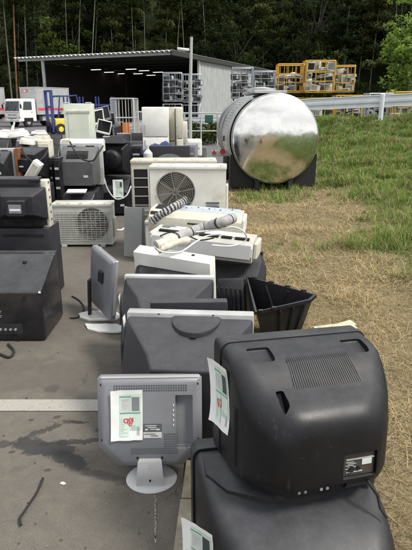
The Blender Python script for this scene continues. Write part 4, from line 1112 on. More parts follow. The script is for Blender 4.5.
# ------------------------------------------------------------------ outdoor air conditioner units
def outdoor_unit(label, loc, rz, w_, h_, d, fx, fr, mat, full_grid=False, badge=False, side='coil', rusty=True, blades=True):
    t = thing('outdoor_unit', label, 'air conditioner', loc, rz)
    z0 = .03; fz = z0+(h_-z0)*.5
    g = G(); n = 48
    # front face with a round opening
    fl = []
    x0, x1, za, zb = -w_/2, w_/2, z0, h_-.035
    angs = sorted(set([2*math.pi*k/n for k in range(n)]+[math.atan2(z-fz, x-fx) % (2*math.pi) for x in (x0, x1) for z in (za, zb)]))
    outer = []; inner = []
    for a in angs:
        c_, s_ = math.cos(a), math.sin(a); tt = 1e9
        if c_ > 1e-9: tt = min(tt, (x1-fx)/c_)
        if c_ < -1e-9: tt = min(tt, (x0-fx)/c_)
        if s_ > 1e-9: tt = min(tt, (zb-fz)/s_)
        if s_ < -1e-9: tt = min(tt, (za-fz)/s_)
        outer.append(Vector((fx+c_*tt, 0, fz+s_*tt))); inner.append(Vector((fx+c_*fr, 0, fz+s_*fr)))
    m = len(angs)
    lip = [v+Vector((0, .012, 0))-(v-Vector((fx, 0, fz)))*.03 for v in inner]; deep = [v+Vector((0, .13, 0))-(v-Vector((fx, 0, fz)))*.06 for v in inner]
    back = [v+Vector((0, d, 0)) for v in outer]
    g.add(back+outer+inner+lip+deep, [(k*m+i, k*m+(i+1) % m, (k+1)*m+(i+1) % m, (k+1)*m+i) for k in range(4) for i in range(m)])
    g.add(back, [tuple(range(m))])
    g.build('casing', mat, t, smooth=35)
    g = G(); g.cyl((fx, .125, fz), (fx, .13, fz), fr*.99, n=32); g.build('fan_well', M['fin'], t)
    # lid
    g = G(); g.box((0, d/2-.004, h_-.018), (w_+.012, d+.014, .036), bev=.007, seg=2); lid = g.build('lid', mat, t)
    if rusty:
        q = random.Random(int(w_*1000+fx*77))
        for k in range(5):
            g = G(); xx = -w_*.42+w_*.84*k/4+q.uniform(-.03, .03); L_ = [[Vector((xx+rr*(1+.5*math.sin(a*3+k))*math.cos(a), .02+.03*q.random()*0+rr*.8*math.sin(a), h_+.0012)) for a in np.linspace(0, 6.283, 12, endpoint=False)] for rr in (.012+.014*q.random(),)]
            g.add(L_[0], [tuple(range(12))]); g.build('rust_spot', M['rust'], lid, smooth=0)
    # fan
    g = G(); g.cyl((fx, .05, fz), (fx, .10, fz), fr*.22, n=16); g.build('fan_hub', M['fan'], t)
    for k in range(3):
        a0 = k*2.094+.4; g = G(); vs = []
        for j in range(6):
            a = a0+j*.26
            for r_, yy in ((fr*.2, .09-.008*j), (fr*.9, .10-.012*j)):
                vs.append((fx+r_*math.cos(a), yy, fz+r_*math.sin(a)))
        g.add(vs, [(2*j, 2*j+2, 2*j+3, 2*j+1) for j in range(5)]); g.build('fan_blade', M['fan'], t)
    # wire guard
    g = G()
    for k in range(1, 12):
        r_ = fr*k/11.5; pts = [(fx+r_*math.cos(a), -.006-.006*(1-k/11), fz+r_*math.sin(a)) for a in np.linspace(0, 2*math.pi, 33)]
        g.tube(pts, .0017, 4, cap=False)
    for k in range(8):
        a = k*math.pi/4+.2; g.tube([(fx+fr*.08*math.cos(a), -.013, fz+fr*.08*math.sin(a)), (fx+fr*1.02*math.cos(a), -.004, fz+fr*1.02*math.sin(a))], .003, 4)
    g.build('fan_guard', M['guardwire'] if not full_grid else M['greypanel'], t, smooth=60)
    if full_grid:
        g = G(); gx0, gx1 = -w_*.46, w_*.46
        for k in range(14):
            z = z0+.05+(h_-z0-.14)*k/13; g.box((0, -.012, z), (gx1-gx0, .005, .004))
        for k in range(13):
            x = gx0+(gx1-gx0)*k/12; g.box((x, -.0085, (h_+z0)/2-.02), (.0045, .006, h_-z0-.12))
        g.build('front_grille', M['acgrey'], t)
        # rows of openings on the left
        g = G()
        for k in range(12):
            for j in range(5):
                x = gx0+.02+.055*j
                if math.hypot(x+.02-fx, z0+.055+(h_-z0-.15)*k/12-fz+.01) < fr+.03: continue
                g.box((x+.022, -.0008, z0+.064+(h_-z0-.14)*k/13), (.042, .002, .009))
        g.build('louvre_slot', M['printgrey'], t)
    if badge:
        g = G(); bx, bz = w_*.325, h_*.30
        g.mi = 0; g.box((bx, -.0015, bz+.020), (.135, .003, .012)); g.box((bx, -.0015, bz-.022), (.135, .003, .012)); g.mi = 1; g.box((bx, -.001, bz), (.135, .002, .030))
        g.mi = 0
        for k in range(9): g.box((bx-.052+.012*k, -.0025, bz), (.006, .001, .009 if k % 2 else .007))
        g.build('badge', [M['printdark'], M['printgrey']], t)
    # left side: coil behind a frame, or a plain pressed panel
    if side == 'coil':
        g = G(); g.box((-w_/2-.002, d*.55, (h_+z0)/2-.01), (.005, d*.72, h_-z0-.11)); g.build('coil', M['fin'], t)
        g = G()
        for k in range(6):
            g.box((-w_/2-.007, d*.55, z0+.04+(h_-.14)*k/5), (.006, d*.74, .006))
        for k in range(3): g.box((-w_/2-.007, d*.22+d*.33*k, (h_+z0)/2-.01), (.005, .005, h_-.13))
        g.build('side_guard', mat, t)
    else:
        g = G(); g.box((-w_/2-.004, d*.5, h_*.5), (.008, d*.9, h_*.86), bev=.004); g.build('side_panel', M['greypanel'], t)
    if side == 'coil':
        g = G(); g.box((-w_*.5+.105, -.003, (h_+z0)/2-.02), (.15, .006, h_-z0-.13)); g.build('coil', M['slot'], t)
        g = G()
        for k in range(5): g.box((-w_*.5+.105, -.008, z0+.06+(h_-z0-.15)*k/4), (.16, .006, .008))
        for sx in (.02, .185): g.box((-w_*.5+sx, -.008, (h_+z0)/2-.02), (.012, .008, h_-z0-.10))
        g.build('coil_frame', mat, t)
    g = G(); g.box((w_/2+.012, d*.55, h_*.42), (.024, d*.5, h_*.45), bev=.008); g.build('valve_cover', mat, t)
    for sx in (-1, 1):
        g = G(); g.box((sx*w_*.33, d/2, .015), (.06, d+.05, .03), bev=.004); g.build('foot', M['greypanel'], t)
    return t
pJ = gnd(84, 247)
outdoor_unit('dirty grey-white outdoor unit with full front grille, alone on the asphalt', (pJ.x, pJ.y, 0), R(1), .69, .515, .25, .115, .195, M['acgrey'], True, False, 'panel')
YI = 5.3
wI = (X(226, YI, .8)-X(150, YI, .8))
zI = Zp(166, YI)
LOW = .46
outdoor_unit('white outdoor unit with a dark striped badge and left fan, front one on top', (X(188, YI, .75), YI, LOW), R(-2), wI, zI-LOW, .26, -.13, .205, M['acwhite'], False, True, 'plain')
YI2 = 5.72
wI2 = X(216, YI2, .9)-X(131, YI2, .9)
outdoor_unit('cream outdoor unit with a black coil strip, standing just behind the white badge one', (X(174, YI2, .8), YI2, LOW), R(2), wI2, Zp(160, YI2+.02)-LOW, .30, .1, .2, M['cream'], False, False, 'coil')
outdoor_unit('outdoor unit under the white badge one, grey side panel toward the asphalt', (X(184, YI, .2), YI-.02, 0), R(-1), wI*1.03, LOW, .27, -.12, .17, M['acgrey'], False, False, 'panel')
outdoor_unit('rear outdoor unit at the bottom of the four, with a tall grey side panel', (X(170, YI2, .2), YI2-.02, 0), R(1), wI2*1.02, LOW, .28, .1, .17, M['acgrey'], False, False, 'panel')
g = G(); g.box((0, 0, .275), (.20, .02, .55), bev=.004); g.box((-.095, .03, .275), (.012, .07, .55)); g.box((.095, .03, .275), (.012, .07, .55))
p = gnd(133, 257); tag(g.build('steel_panel', M['greypanel'], loc=(p.x, p.y, .0), rot=(R(-4), R(2), R(-8))), 'tall grey steel side panel leaning against the outdoor units', 'panel')
wire('white cable trailing from the outdoor units onto the asphalt', [gnd(134, 222, .02), gnd(127, 226, .01), gnd(121, 230, .01), gnd(112, 229, .01), gnd(108, 227, .01)], .012)

# ------------------------------------------------------------------ left pile
def left_pile():
    Y0 = 3.36
    xr = X(44, Y0-.02, .1)
    W_ = 1.15
    t = thing('television', 'very large glossy black sloping-backed television at the left edge, lowest of its stack', 'television', (xr-W_/2, Y0+.455, 0), R(0))
    prof = [(-.58, .05), (-.565, .012), (.0, .0), (.0, .535), (-.08, .54), (-.56, .385), (-.58, .37)]
    L_ = []
    for f in (0, .004, .02, .5, .98, .996, 1):
        e = .03 if f in (0, 1) else (.008 if f in (.004, .996) else 0)
        x = -W_/2+W_*f
        L_.append([Vector((x, y+(e if y < -.3 else -e*.3), z+(e if z < .2 else -e*1.0))) for y, z in prof])
    L_ = [[Vector((v.x, v.y*.78, v.z)) for v in l] for l in L_]
    g = G(); g.loft(L_); hs = g.build('housing', [M['gloss'], M['slot']], t, smooth=25)
    bv = hs.modifiers.new('bevel', 'BEVEL'); bv.width = .014; bv.segments = 3; bv.limit_method = 'ANGLE'; bv.angle_limit = R(25)
    g = G(); g.box((-.012, .031, .268), (W_, .06, .535), bev=.01, seg=2); g.build('bezel', M['black2'], t)
    g = G(); g.box((0, .0625, .29), (W_-.1, .004, .44)); g.build('screen', M['glass'], t)
    # back panel: socket strip, label, small text lines
    g = G(); g.mi = 0; g.box((.27, -0.4534, .10), (.30, .006, .075)); g.mi = 1
    for k in range(7): g.cyl((.16+.035*k, -0.4564, .10), (.16+.035*k, -0.4644, .10), .009, n=10)
    g.build('socket_strip', [M['charcoal'], M['steel']], t)
    g = G(); g.mi = 0; g.box((.12, -0.4544, .215), (.09, .003, .055)); g.mi = 1
    for k in range(5): g.box((.23, -0.4544, .235-.011*k), (.11-.012*(k % 3), .002, .003))
    g.mi = 2; g.box((.12, -0.4564, .205), (.07, .002, .012)); g.build('rating_label', [M['labelpale'], M['printgrey'], M['green']], t)
    for (x_, z_) in ((.46, .34), (.40, .05), (-.2, .34)):
        g = G(); g.cyl((x_, -0.4504, z_), (x_, -0.4604, z_), .012, n=12); g.build('screw', M['slot'], t)
    g = G(); d_ = Vector((0, -.48, -.155)).normalized(); g.cyl((.38, -.156, .512), (.38, -.160, .496), .016, n=12); g.build('screw_hole', M['slot'], t)
    g = G(); g.tube([(.05, -.46, .11), (.08, -.52, .06), (.02, -.55, .02), (-.1, -.56, .012)], .009, 6); g.build('power_cord', M['rubber'], t)
    # TV behind, dark grey, its top just higher
    Y1 = 4.35
    xr1 = X(49, Y1-.1, .6)
    t = thing('television', 'dark grey cabinet television standing behind the glossy black one, under the boxy backed one', 'television', (xr1-.5, Y1, 0))
    g = G(); g.box((0, .06, .31), (1.0, .32, .62), bev=.012, seg=2); g.build('cabinet', M['charcoal'], t)
    for (x_, w2) in ((.40, .14), (.22, .06), (-.1, .2)):
        g = G(); g.box((x_, -.04, .619), (w2, .06, .006), bev=.002); g.build('grip_slot', M['slot'], t)
    g = G(); g.box((.28, -.101, .56), (.35, .006, .02)); g.build('seam', M['slot'], t)
    # TV on it: boxy tube TV with raised trapezoid
    Y2 = 4.28
    hz_ = Zp(178, Y2)-.62
    xr2 = X(48, Y2, .8); wK = .88
    t = thing('television', 'boxy charcoal television with a raised square back and cream rim, topmost of the left stack', 'television', (xr2-wK/2-.01, Y2, .62))
    g = G(); g.box((-.03, .07, hz_/2), (wK-.05, .12, hz_), bev=.008, seg=2); g.build('bezel', M['black2'], t)
    g = G(); g.box((wK/2-.022, .065, hz_/2-.01), (.064, .11, hz_-.02), bev=.008, seg=2); g.build('side_rim', M['cream'], t)
    g = G(); g.box((-.02, -.012, hz_/2+.004), (wK-.03, .05, hz_-.012), bev=.01, seg=2); hs = g.build('housing', [M['black2'], M['slot']], t)
    cx = X(14, Y2-.2, .85)-(xr2-wK/2-.01)
    g = G(); g.loft([rrect(.42, .27, .012, cx, hz_*.51, -.03, 3), rrect(.40, .25, .012, cx, hz_*.51, -.045, 3), rrect(.245, .15, .01, cx, hz_*.50, -.13, 3), rrect(.145, .12, .008, cx, hz_*.47, -.135, 3), rrect(.14, .115, .008, cx, hz_*.47, -.19, 3)]); g.build('tube_cover', M['charcoal'], t, smooth=25)
    g = G(); g.mi = 0; g.box((cx, -.1915, hz_*.47), (.10, .003, .07)); g.mi = 1; g.box((cx, -.194, hz_*.45), (.085, .002, .016)); g.build('rating_label', [M['printmid'], M['paper']], t)
    g = G(); g.box((-.02, -.039, hz_*.885), (wK-.1, .006, .010)); g.build('seam', M['slot'], t)
    for x_ in (cx-.2, cx+.13):
        g = G(); g.box((x_, -.039, hz_*.955), (.095, .006, .018), bev=.003); g.build('vent', M['slot'], t)
    g = G()
    for k in range(6): g.cyl((cx-.08+.03*k, -.038, hz_*.13), (cx-.08+.03*k, -.048, hz_*.13), .008, n=10)
    g.box((cx+.02, -.038, hz_*.13), (.36, .004, .05)); g.build('socket', M['slot'], t)
    for k in range(6):
        g = G(); g.box((wK/2+.0105, .07, .06+.062*k), (.004, .03, .018)); g.build('side_slot', M['label'], t)
    g = G(); g.box((0, .1315, hz_/2), (wK-.1, .004, hz_-.1)); g.build('screen', M['glass'], t)
M['gloss'] = pm('glossy_black_plastic', (0.014, 0.014, 0.017), 0.22, dust=0.30, dustcol=(0.13, 0.14, 0.15), dirt=0.35, dirtcol=(0.07, 0.065, 0.06))
left_pile()

# ------------------------------------------------------------------ side-on monitor on the asphalt
def side_monitor():
    p = gnd(104, 319)
    t = thing('lcd_monitor', 'grey flat monitor seen edge on, leaning on a white foot on the asphalt', 'monitor', (p.x-.02, p.y+.06, 0), R(0))
    # panel faces left; seen three-quarter from behind
    Tm = Matrix.Translation((.0, 0, .035)) @ Euler((R(-4), R(5), R(-58))).to_matrix().to_4x4()
    def bd(g, nm, mats, **k):
        g.v = [tuple(Tm @ Vector(v)) for v in g.v]; return g.build(nm, mats, t, **k)
    g = G(); g.loft([rrect(.42, .48, .02, 0, .26, y, 4) if e == 0 else rrect(.42-e*2, .48-e*2, .02, 0, .26, y, 4) for y, e in ((.02, .004), (.012, 0), (-.02, 0), (-.035, .012), (-.042, .03))]); bd(g, 'casing', M['silver'], smooth=30)
    g = G(); g.box((0, .0215, .27), (.38, .004, .40)); bd(g, 'screen', M['glass'])
    g = G(); g.mi = 0; g.box((0, .026, .26), (.40, .006, .46)); g.build
    g = G(); g.box((.205, .010, .28), (.016, .028, .44), bev=.004); bd(g, 'rim', M['silverlight'])
    g = G(); g.box((.06, -.05, .33), (.07, .03, .10), bev=.01); bd(g, 'hinge', M['charcoal'])
    # sliver of torn white rim on the front
    g = G(); g.box((-.10, .034, .40), (.16, .012, .14), rot=(R(8), R(20), 0), bev=.003); g.box((-.06, .036, .22), (.06, .010, .30), rot=(R(5), R(8), 0), bev=.003); bd(g, 'torn_rim', M['white'])
    g = G(); g.box((-.095, .0, .16), (.022, .05, .30), rot=(0, R(3), 0), bev=.004); g.build('neck', M['charcoal'], t)
    vs = []
    out = [(-.20, .03), (-.17, -.05), (-.09, -.10), (.13, -.085), (.16, -.02), (.10, .06), (-.02, .09), (-.13, .075)]
    g = G(); g.loft([[Vector((x, y, 0)) for x, y in out], [Vector((x, y, .012)) for x, y in out], [Vector((x*.93, y*.93, .018)) for x, y in out]]); g.build('foot', M['white'], t, smooth=25)
side_monitor()
p = gnd(104, 329)
out = []
q = random.Random(3)
for k in range(18):
    a = 6.283*k/18; out.append(((.17+.03*math.sin(a*3)+q.uniform(-.02, .02))*math.cos(a)-.02*math.sin(2*a), (.075+q.uniform(-.014, .014))*math.sin(a)-.03*math.cos(a)))
g = G(); g.loft([[Vector((x, y, .004+.006*math.sin(x*20))) for x, y in out], [Vector((x, y, .014+.008*math.sin(x*20))) for x, y in out]])
tag(g.build('broken_panel', M['labelpale'], loc=(p.x+.02, p.y, .0), rz=R(-4)), 'ragged pale broken plastic plate lying flat before the edge-on monitor', 'debris')
# black cable piece, scrap, paper board
P_ = [gnd(43, 478, .012), gnd(40, 486, .012), gnd(36, 494, .012), gnd(30, 503, .012), gnd(24, 512, .012), gnd(20, 518, .012), gnd(21, 525, .012)]
hose('cable_piece', 'short bent piece of black cable lying on the asphalt near the oil stain', P_, .0052, [M['rubber']], None, 30, 'cable')
p = gnd(63, 484); g = G(); vs = [(-.025, .0, .003), (-.01, .018, .006), (.012, .010, .004), (.026, -.004, .005), (.008, -.014, .003)]; g.loft([[Vector(v)*.55 for v in vs], [Vector(v)*.55+Vector((0, 0, .002)) for v in vs]])
tag(g.build('paper_scrap', M['paper'], loc=p), 'small white paper scrap on the asphalt below the oil stain', 'litter')
p = gnd(335, 330, .03); g = G(); g.box((0, 0, .0), (.30, .10, .008), rot=(R(4), R(-3), 0)); g.box((.08, .02, .008), (.16, .07, .006), rot=(R(6), R(-5), R(14)))
M['card'] = pm('beige_board', (0.52, 0.50, 0.36), .7, var=.15, scale=14)
tag(g.build('board', M['card'], loc=(p.x, p.y, vh(p.x, p.y)+.02), rz=R(10)), 'flat beige board on the straw just behind the round-backed television', 'debris')
# faint chalk marks on the asphalt beside the kerb
g = G(); q = random.Random(8)
for k in range(26):
    pp = gnd(155.5+q.uniform(-.6, .6), 494+k*1.9); s_ = q.uniform(.002, .005); g.add([(pp.x-s_*.6, pp.y-s_*2, .0035), (pp.x+s_*.6, pp.y-s_*2, .0035), (pp.x+s_*.5, pp.y+s_*2, .0035), (pp.x-s_*.5, pp.y+s_*2, .0035)], [(0, 1, 2, 3)])
setting(g.build('chalk_line', M['asphpaint'], smooth=0))
# leaves and grit on the asphalt
g = G(); q = random.Random(18)
for k in range(420):
    y = 1.2+q.random()**1.5*7; x = curb_x(y)-.02-q.random()*2.6
    s_ = q.uniform(.003, .010); a = q.uniform(0, 6.28); c_, n_ = math.cos(a)*s_, math.sin(a)*s_
    g.mi = q.choice([0, 0, 0, 2, 2])
    z = .003+s_*.35; g.add([(x-c_, y-n_, .001), (x+n_*.5, y-c_*.5, z), (x+c_, y+n_, .002), (x-n_*.5, y+c_*.5, z)], [(0, 1, 2, 3)])
setting(g.build('grit', [flat('grit_tan', (.25, .2, .13)), flat('grit_pale', (.5, .48, .42)), flat('grit_dark', (.05, .045, .04))], smooth=0, fix=False), 'stuff')

# loose cables draped over the heaps
wire('black cable drooping over the grey square backed television', [at(70, 142, 7.0), at(74, 150, 6.62), at(80, 158, 6.6), at(92, 161, 6.6), at(99, 152, 6.65), at(103, 146, 6.9)], .011, 'rubber')
wire('black cable hanging down the badge television', [at(22, 147, 6.75), at(25, 155, 6.45), at(34, 162, 6.4), at(43, 158, 6.5), at(48, 150, 6.8)], .010, 'rubber')
wire('grey cable hanging between the two dark televisions under the tube backed one', [at(104, 178, 7.5), at(108, 190, 7.45), at(116, 199, 7.45), at(126, 196, 7.5), at(131, 186, 7.6)], .011, 'bezelgrey')
wire('black power cord trailing on the asphalt before the glossy black television', [gnd(8, 344, .012), gnd(14, 351, .012), gnd(9, 357, .012), gnd(-4, 353, .012), gnd(-14, 358, .012)], .008, 'rubber')
wire('thin black wire lying on the asphalt beside the edge-on monitor', [gnd(72, 296, .008), gnd(80, 301, .008), gnd(84, 309, .008), gnd(78, 317, .008), gnd(70, 318, .008)], .006, 'rubber')
# ------------------------------------------------------------------ heaps of televisions and machines in the middle of the yard
def mid_tv(label, xc, Y, z, w_, h_, d=.42, style='trap', mat='black', bez='black2', rz=0, extras=None, bt=.07, hs=1.0):
    t = thing('television', label, 'television', (xc, Y, z), rz)
    g = G(); g.box((0, -bt/2, h_/2), (w_, bt, h_), bev=.008, seg=2); g.build('bezel', M[bez], t)
    g = G()
    if style == 'trap':
        g.loft([rrect(w_*.97, h_*.97, .012, 0, h_/2, -bt-.001, 3), rrect(w_*.95, h_*.95, .015, 0, h_/2, -bt-.03, 3), rrect(w_*.56, h_*.58, .02, 0, h_*.53, -d*.72, 3), rrect(w_*.30, h_*.40, .015, 0, h_*.5, -d*.74, 3), rrect(w_*.28, h_*.38, .015, 0, h_*.5, -d, 3)])
    elif style == 'box':
        g.loft([rrect(w_*.97*hs, h_*.97*hs, .012, 0, h_/2, -bt-.001, 3), rrect(w_*.96*hs, h_*.93*hs, .02, 0, h_*.48, -bt-.06, 3), rrect(w_*.80, h_*.66, .03, 0, h_*.37, -d*.85, 3), rrect(w_*.74, h_*.55, .04, 0, h_*.34, -d, 3)])
    else:   # round tube back
        def circ(r, y): return [Vector((r*math.cos(R(a)), y, h_*.52+r*math.sin(R(a)))) for a in np.linspace(45, 405, 24, endpoint=False)]
        def sq(a, b, y): return rrect(a, b, .03, 0, h_/2, y, 5)
        g.loft([sq(w_*.96, h_*.96, -bt-.001), sq(w_*.92, h_*.92, -bt-.06), sq(w_*.66, h_*.66, -bt-.16)])
        g.build('housing', M[mat], t, smooth=30)
        g = G(); g.loft([circ(h_*.30, -bt-.13), circ(h_*.29, -bt-.24), circ(h_*.22, -bt-.27), circ(h_*.12, -bt-.28)])
        g.build('tube_cover', M[mat], t, smooth=30)
    if style != 'round': g.build('housing', M[mat], t, smooth=25)
    g = G()
    for sx in (-1, 1):
        g = G(); g.box((sx*w_*.22, -bt-.004, h_*.93), (w_*.2, .012, h_*.035)); g.build('grip_slot', M['slot'], t)
    g = G()
    if style == 'trap':
        g.box((0, -d-.002, h_*.5), (w_*.16, .004, h_*.12)); g.mi = 1; g.box((0, -d-.005, h_*.48), (w_*.12, .002, h_*.04))
    elif style == 'box':
        for k in range(8): g.box((0, -bt-.2-.012*k, h_*(.84-.022*k)), (w_*.5, .005, .01))
        g.build('vent', M['slot'], t); g = G(); g.mi = 1; g.box((w_*.2, -d-.002, h_*.28), (.06, .003, .03))
    if g.f: g.build('rating_label', [M['slot'], M['labelpale']], t)
    g = G(); g.box((0, .001, h_*.53), (w_*.86, .004, h_*.76)); g.build('screen', M['glass'], t)
    if extras: extras(t)
    return t
def XX(px0, px1, Y, z): return ((px0+px1)/2-CX)/FOC*(Y*CP+(H-z)*SP), (px1-px0)/FOC*(Y*CP+(H-z)*SP)
def ZZ(p0, p1, Y): a, b = Zp(p0, Y), Zp(p1, Y); return b, a-b
# support cabinets under the upper row are themselves televisions
# grey television with central sticker
Y = 7.3; xc, ww = XX(63, 104, Y, .8); zb, hh = ZZ(143, 184, Y)
def ex1(t):
    g = G(); g.mi = 0; g.box((0, -.30, hh*.52), (.22, .006, .10)); g.mi = 1
    for k in range(4): g.box((.0, -.304, hh*.56-.02*k), (.16-.02*k, .003, .006))
    g.build('rating_label', [M['labelpale'], M['printgrey']], t)
mid_tv('grey square backed television with a pale centre label, left of the black round backed one', xc, Y, zb, ww, hh, .40, 'box', 'darkgrey', 'bezelgrey', 0, ex1, hs=.88)
xc2, ww2 = XX(58, 103, Y, .3)
t = mid_tv('low black television supporting the grey square backed one, white paper on its front edge', xc2, Y+.05, 0, ww2, zb-.003, .62, 'box', 'black', 'black', 0)
g = G(); pp = at(76, 187, 6.78); g.box((0, 0, 0), (.25, .13, .012), rot=(R(10), 0, R(3)), bev=.002); g.build('paper', M['paper'], None)
o = bpy.data.objects['paper']; tag(o, 'white sheet lying on the low black television below the grey one', 'paper'); o.location = (pp.x, 6.80, zb-.02)
# television that the paper lies on: shallow shelf-like part in front
Y = 7.0; xc, ww = XX(57, 100, Y, .4)
mid_tv('dark blue black television with a flat top in front of the grey square backed one', xc, Y, 0, ww*.9, zb-.045, .3, 'box', 'black2', 'black2', 0)
# white roll / indoor unit on the grey one
Y = 7.75; xc, ww = XX(62, 104, Y, 1.1)
t = thing('indoor_unit', 'long white indoor air conditioner behind the top of the grey television', 'air conditioner', (xc, Y, Zp(151, Y)), R(1))
g = G(); g.prism([(-.1, 0), (.1, 0), (.1, .12), (.03, .17), (-.07, .16), (-.11, .10)], lambda a, b, h: Vector((h, a, b)), -ww/2, ww/2); g.build('casing', M['white'], t, smooth=25)
g = G(); g.box((-ww*.36, -.0, .085), (.12, .225, .176), bev=.01); g.build('end_cap', M['cream'], t)
xs_, w2 = XX(66, 102, Y+.1, .6)
mid_tv('charcoal television hidden under the long white indoor air conditioner', xs_, Y+.1, 0, w2, Zp(151, Y)-.004, .3, 'box', 'charcoal', 'charcoal')
# black round backed one
Y = 8.1; xc, ww = XX(103, 132, Y, .8); zb, hh = ZZ(142, 174, Y)
def ex3(t):
    g = G(); g.loft([[Vector((x, y, hh+.001)) for x, y in ((-.18, -.05), (.2, -.05), (.2, -.30), (-.18, -.30))], [Vector((x, y, hh+.10)) for x, y in ((-.05, -.08), (.15, -.06), (.12, -.2), (-.02, -.2))]]); g.build('folded_cover', M['black2'], t, smooth=0)
mid_tv('black television with a round tube back, upper right of the middle heap', xc, Y, zb, ww*1.0, hh, .40, 'round', 'black', 'black', R(-8), ex3)
Y = 8.05; xc, ww = XX(99, 131, Y, .4)
def ex4(t):
    Mx = frame_M((.05, -.455, .42), (1, 0, 0), (0, -1, .08)); sticker(t, Mx, .15, .26, 0, 'printdark', 31, .004)
t = mid_tv('black television with a white ticket on its back, below the round tube backed one', xc, Y+.15, 0, ww, zb-.004, .44, 'box', 'black', 'black', R(6), ex4)
# left of it: row at the level of the boxy one
Y = 6.9; xc, ww = XX(15, 50, Y, .9); zb, hh = ZZ(147, 178, Y)
mid_tv('black television with a small bright badge, behind the boxy backed one', xc, Y, zb, ww, hh, .38, 'trap', 'black', 'black', R(-3))
mid_tv('wide black television standing under the badge television, behind the left stack', xc-.02, Y+.05, 0, ww*1.15, zb-.003, .4, 'box', 'black', 'black')
Y = 6.6; xc, ww = XX(-16, 17, Y, .9); zb2, hh2 = ZZ(148, 178, Y)
t = mid_tv('television with a pale frame and brown wood side at the far left edge', xc, Y, zb2, ww, hh2, .36, 'box', 'black2', 'bezelgrey', R(3), hs=.88)
g = G(); g.box((ww/2+.006+.02, .03, hh2/2), (.05, .24, hh2*.98), bev=.004); g.build('wood_side', M['wood'], t)
mid_tv('dark television at the left edge carrying the wood sided one', xc, Y+.04, 0, ww*1.1, zb2-.003, .4, 'box', 'black2', 'black2')
# white tilted box
pp = at(27, 169, 6.42)
t = thing('box_cover', 'white tilted plastic cover leaning behind the top of the left stack', 'panel', (pp.x, 6.40, Zp(181, 6.4)), rot=(R(8), R(38), R(-6)))
g = G(); g.box((0, 0, .13), (.11, .10, .34), bev=.012, seg=2); g.build('shell', M['white'], t)
g = G(); g.box((0, -.052, .13), (.07, .006, .28), bev=.002); g.build('inset', M['cream'], t)
mid_tv('small black television that the white tilted cover leans on', pp.x+.08, 6.5, 0, .42, Zp(182, 6.4)-.01, .3, 'box', 'black', 'black')
# beige computer case, computers with pale edges
def pc(label, px0, px1, py0, py1, Y, d=.42, mat='cream', rz=0, z=None, face='printgrey'):
    xc, ww = XX(px0, px1, Y, .5); zb, hh = ZZ(py0, py1, Y)
    if z is not None: hh = zb+hh-z; zb = z
    t = thing('computer', label, 'computer', (xc, Y, zb), rz)
    g = G(); g.box((0, d/2, hh/2), (ww, d, hh), bev=.008, seg=2); g.build('case', M[mat], t)
    g = G(); g.box((0, -.003, hh*.5), (ww*.86, .012, hh*.94), bev=.004); g.build('front_panel', M[mat], t)
    g = G()
    for k in range(3):
        g = G(); g.box((0, -.010, hh*(.86-.13*k)), (ww*.66, .006, hh*.03)); g.build('drive_slot', M[face], t)
    g = G()
    for k in range(7): g.box((0, -.010, hh*(.12+.045*k)), (ww*.55, .005, hh*.014))
    g.build('vent', M[face], t)
    return t
pc('beige computer case standing right of the badge television', 42, 53, 141, 166, 7.25, .4, 'cream', R(8), 0)
pc('black computer with a pale blue front edge, left of two by the grey television', 50, 55, 158, 182, 6.9, .4, 'black', R(4), 0, 'labelpale')
pc('black computer with a pale blue front edge, right of two by the grey television', 56, 62, 158, 186, 6.8, .4, 'black2', R(-3), 0, 'labelpale')
pc('dark computer lying behind the cream outdoor unit, near the blue tarp', 132, 142, 146, 160, 8.8, .4, 'black2', R(2), 0)
pc('pale grey computer tower right of the dark arched screen', 184, 196, 145, 163, 8.6, .4, 'silver', R(-4), 0)
pc('white appliance box standing behind the outdoor units near the light pole', 188, 202, 140, 160, 9.6, .4, 'white', R(4), 0)
# dark arched television and blue tarp
Y = 8.4; xc, ww = XX(149, 190, Y, .8); zb, hh = ZZ(146, 163, Y)
t = thing('television', 'dark grey television whose screen shows a paler arch, behind the outdoor units', 'television', (xc, Y, 0), R(1))
g = G(); g.box((0, .05, (zb+hh)/2), (ww, .10, zb+hh), bev=.01, seg=2); g.build('bezel', M['charcoal'], t)
g = G(); g.loft([chsec(.101, ww*.92, (zb+hh)*.93, .02, .02, .02), chsec(.40, ww*.5, (zb+hh)*.6, .06, .04, .04)]); g.build('housing', M['black2'], t, smooth=25)
g = G(); n = 18; pts = [Vector((ww*.40*math.cos(a), -.004-.02*math.sin(a), zb-.05+hh*.75*math.sin(a))) for a in np.linspace(0, math.pi, n)]; g.add(pts, [tuple(range(n))]); g.build('screen', M['printmid'], t)
pp = at(163, 144, 8.9)
g = G(); nx = 16; vs = []
for j in range(9):
    for i in range(nx+1):
        u = i/nx*2-1; v = j/8*2-1
        vs.append((u*.34, v*.3, .16*(1-u*u)*(1-.5*v*v)+.04*math.sin(u*9+v*4)+.03*mnoise.noise(Vector((u*4, v*4, 0)))-.06))
g.add(vs, [(j*(nx+1)+i, j*(nx+1)+i+1, (j+1)*(nx+1)+i+1, (j+1)*(nx+1)+i) for j in range(8) for i in range(nx)])
zt = Zp(150, 8.9)
tag(g.build('tarp', M['tarp'], loc=(pp.x, 8.95, zt), smooth=40), 'crumpled blue tarp heaped on machines behind the outdoor units', 'tarp')
mid_tv('black television under the crumpled blue tarp', pp.x, 9.15, 0, .75, zt-.04, .45, 'box', 'black', 'black')
t = thing('bottle', 'pale plastic bottle standing before the blue tarp', 'bottle', (at(154, 158, 8.35).x-.06, 8.05, .0))
zb_ = Zp(160, 8.05)
g = G(); g.cyl((0, 0, 0), (0, 0, zb_+.10), .07, n=12); g.cyl((0, 0, zb_+.10), (0, 0, zb_+.16), .07, .02, n=12); g.cyl((0, 0, zb_+.16), (0, 0, zb_+.22), .02, n=10); g.build('body', M['labelpale'], t); 
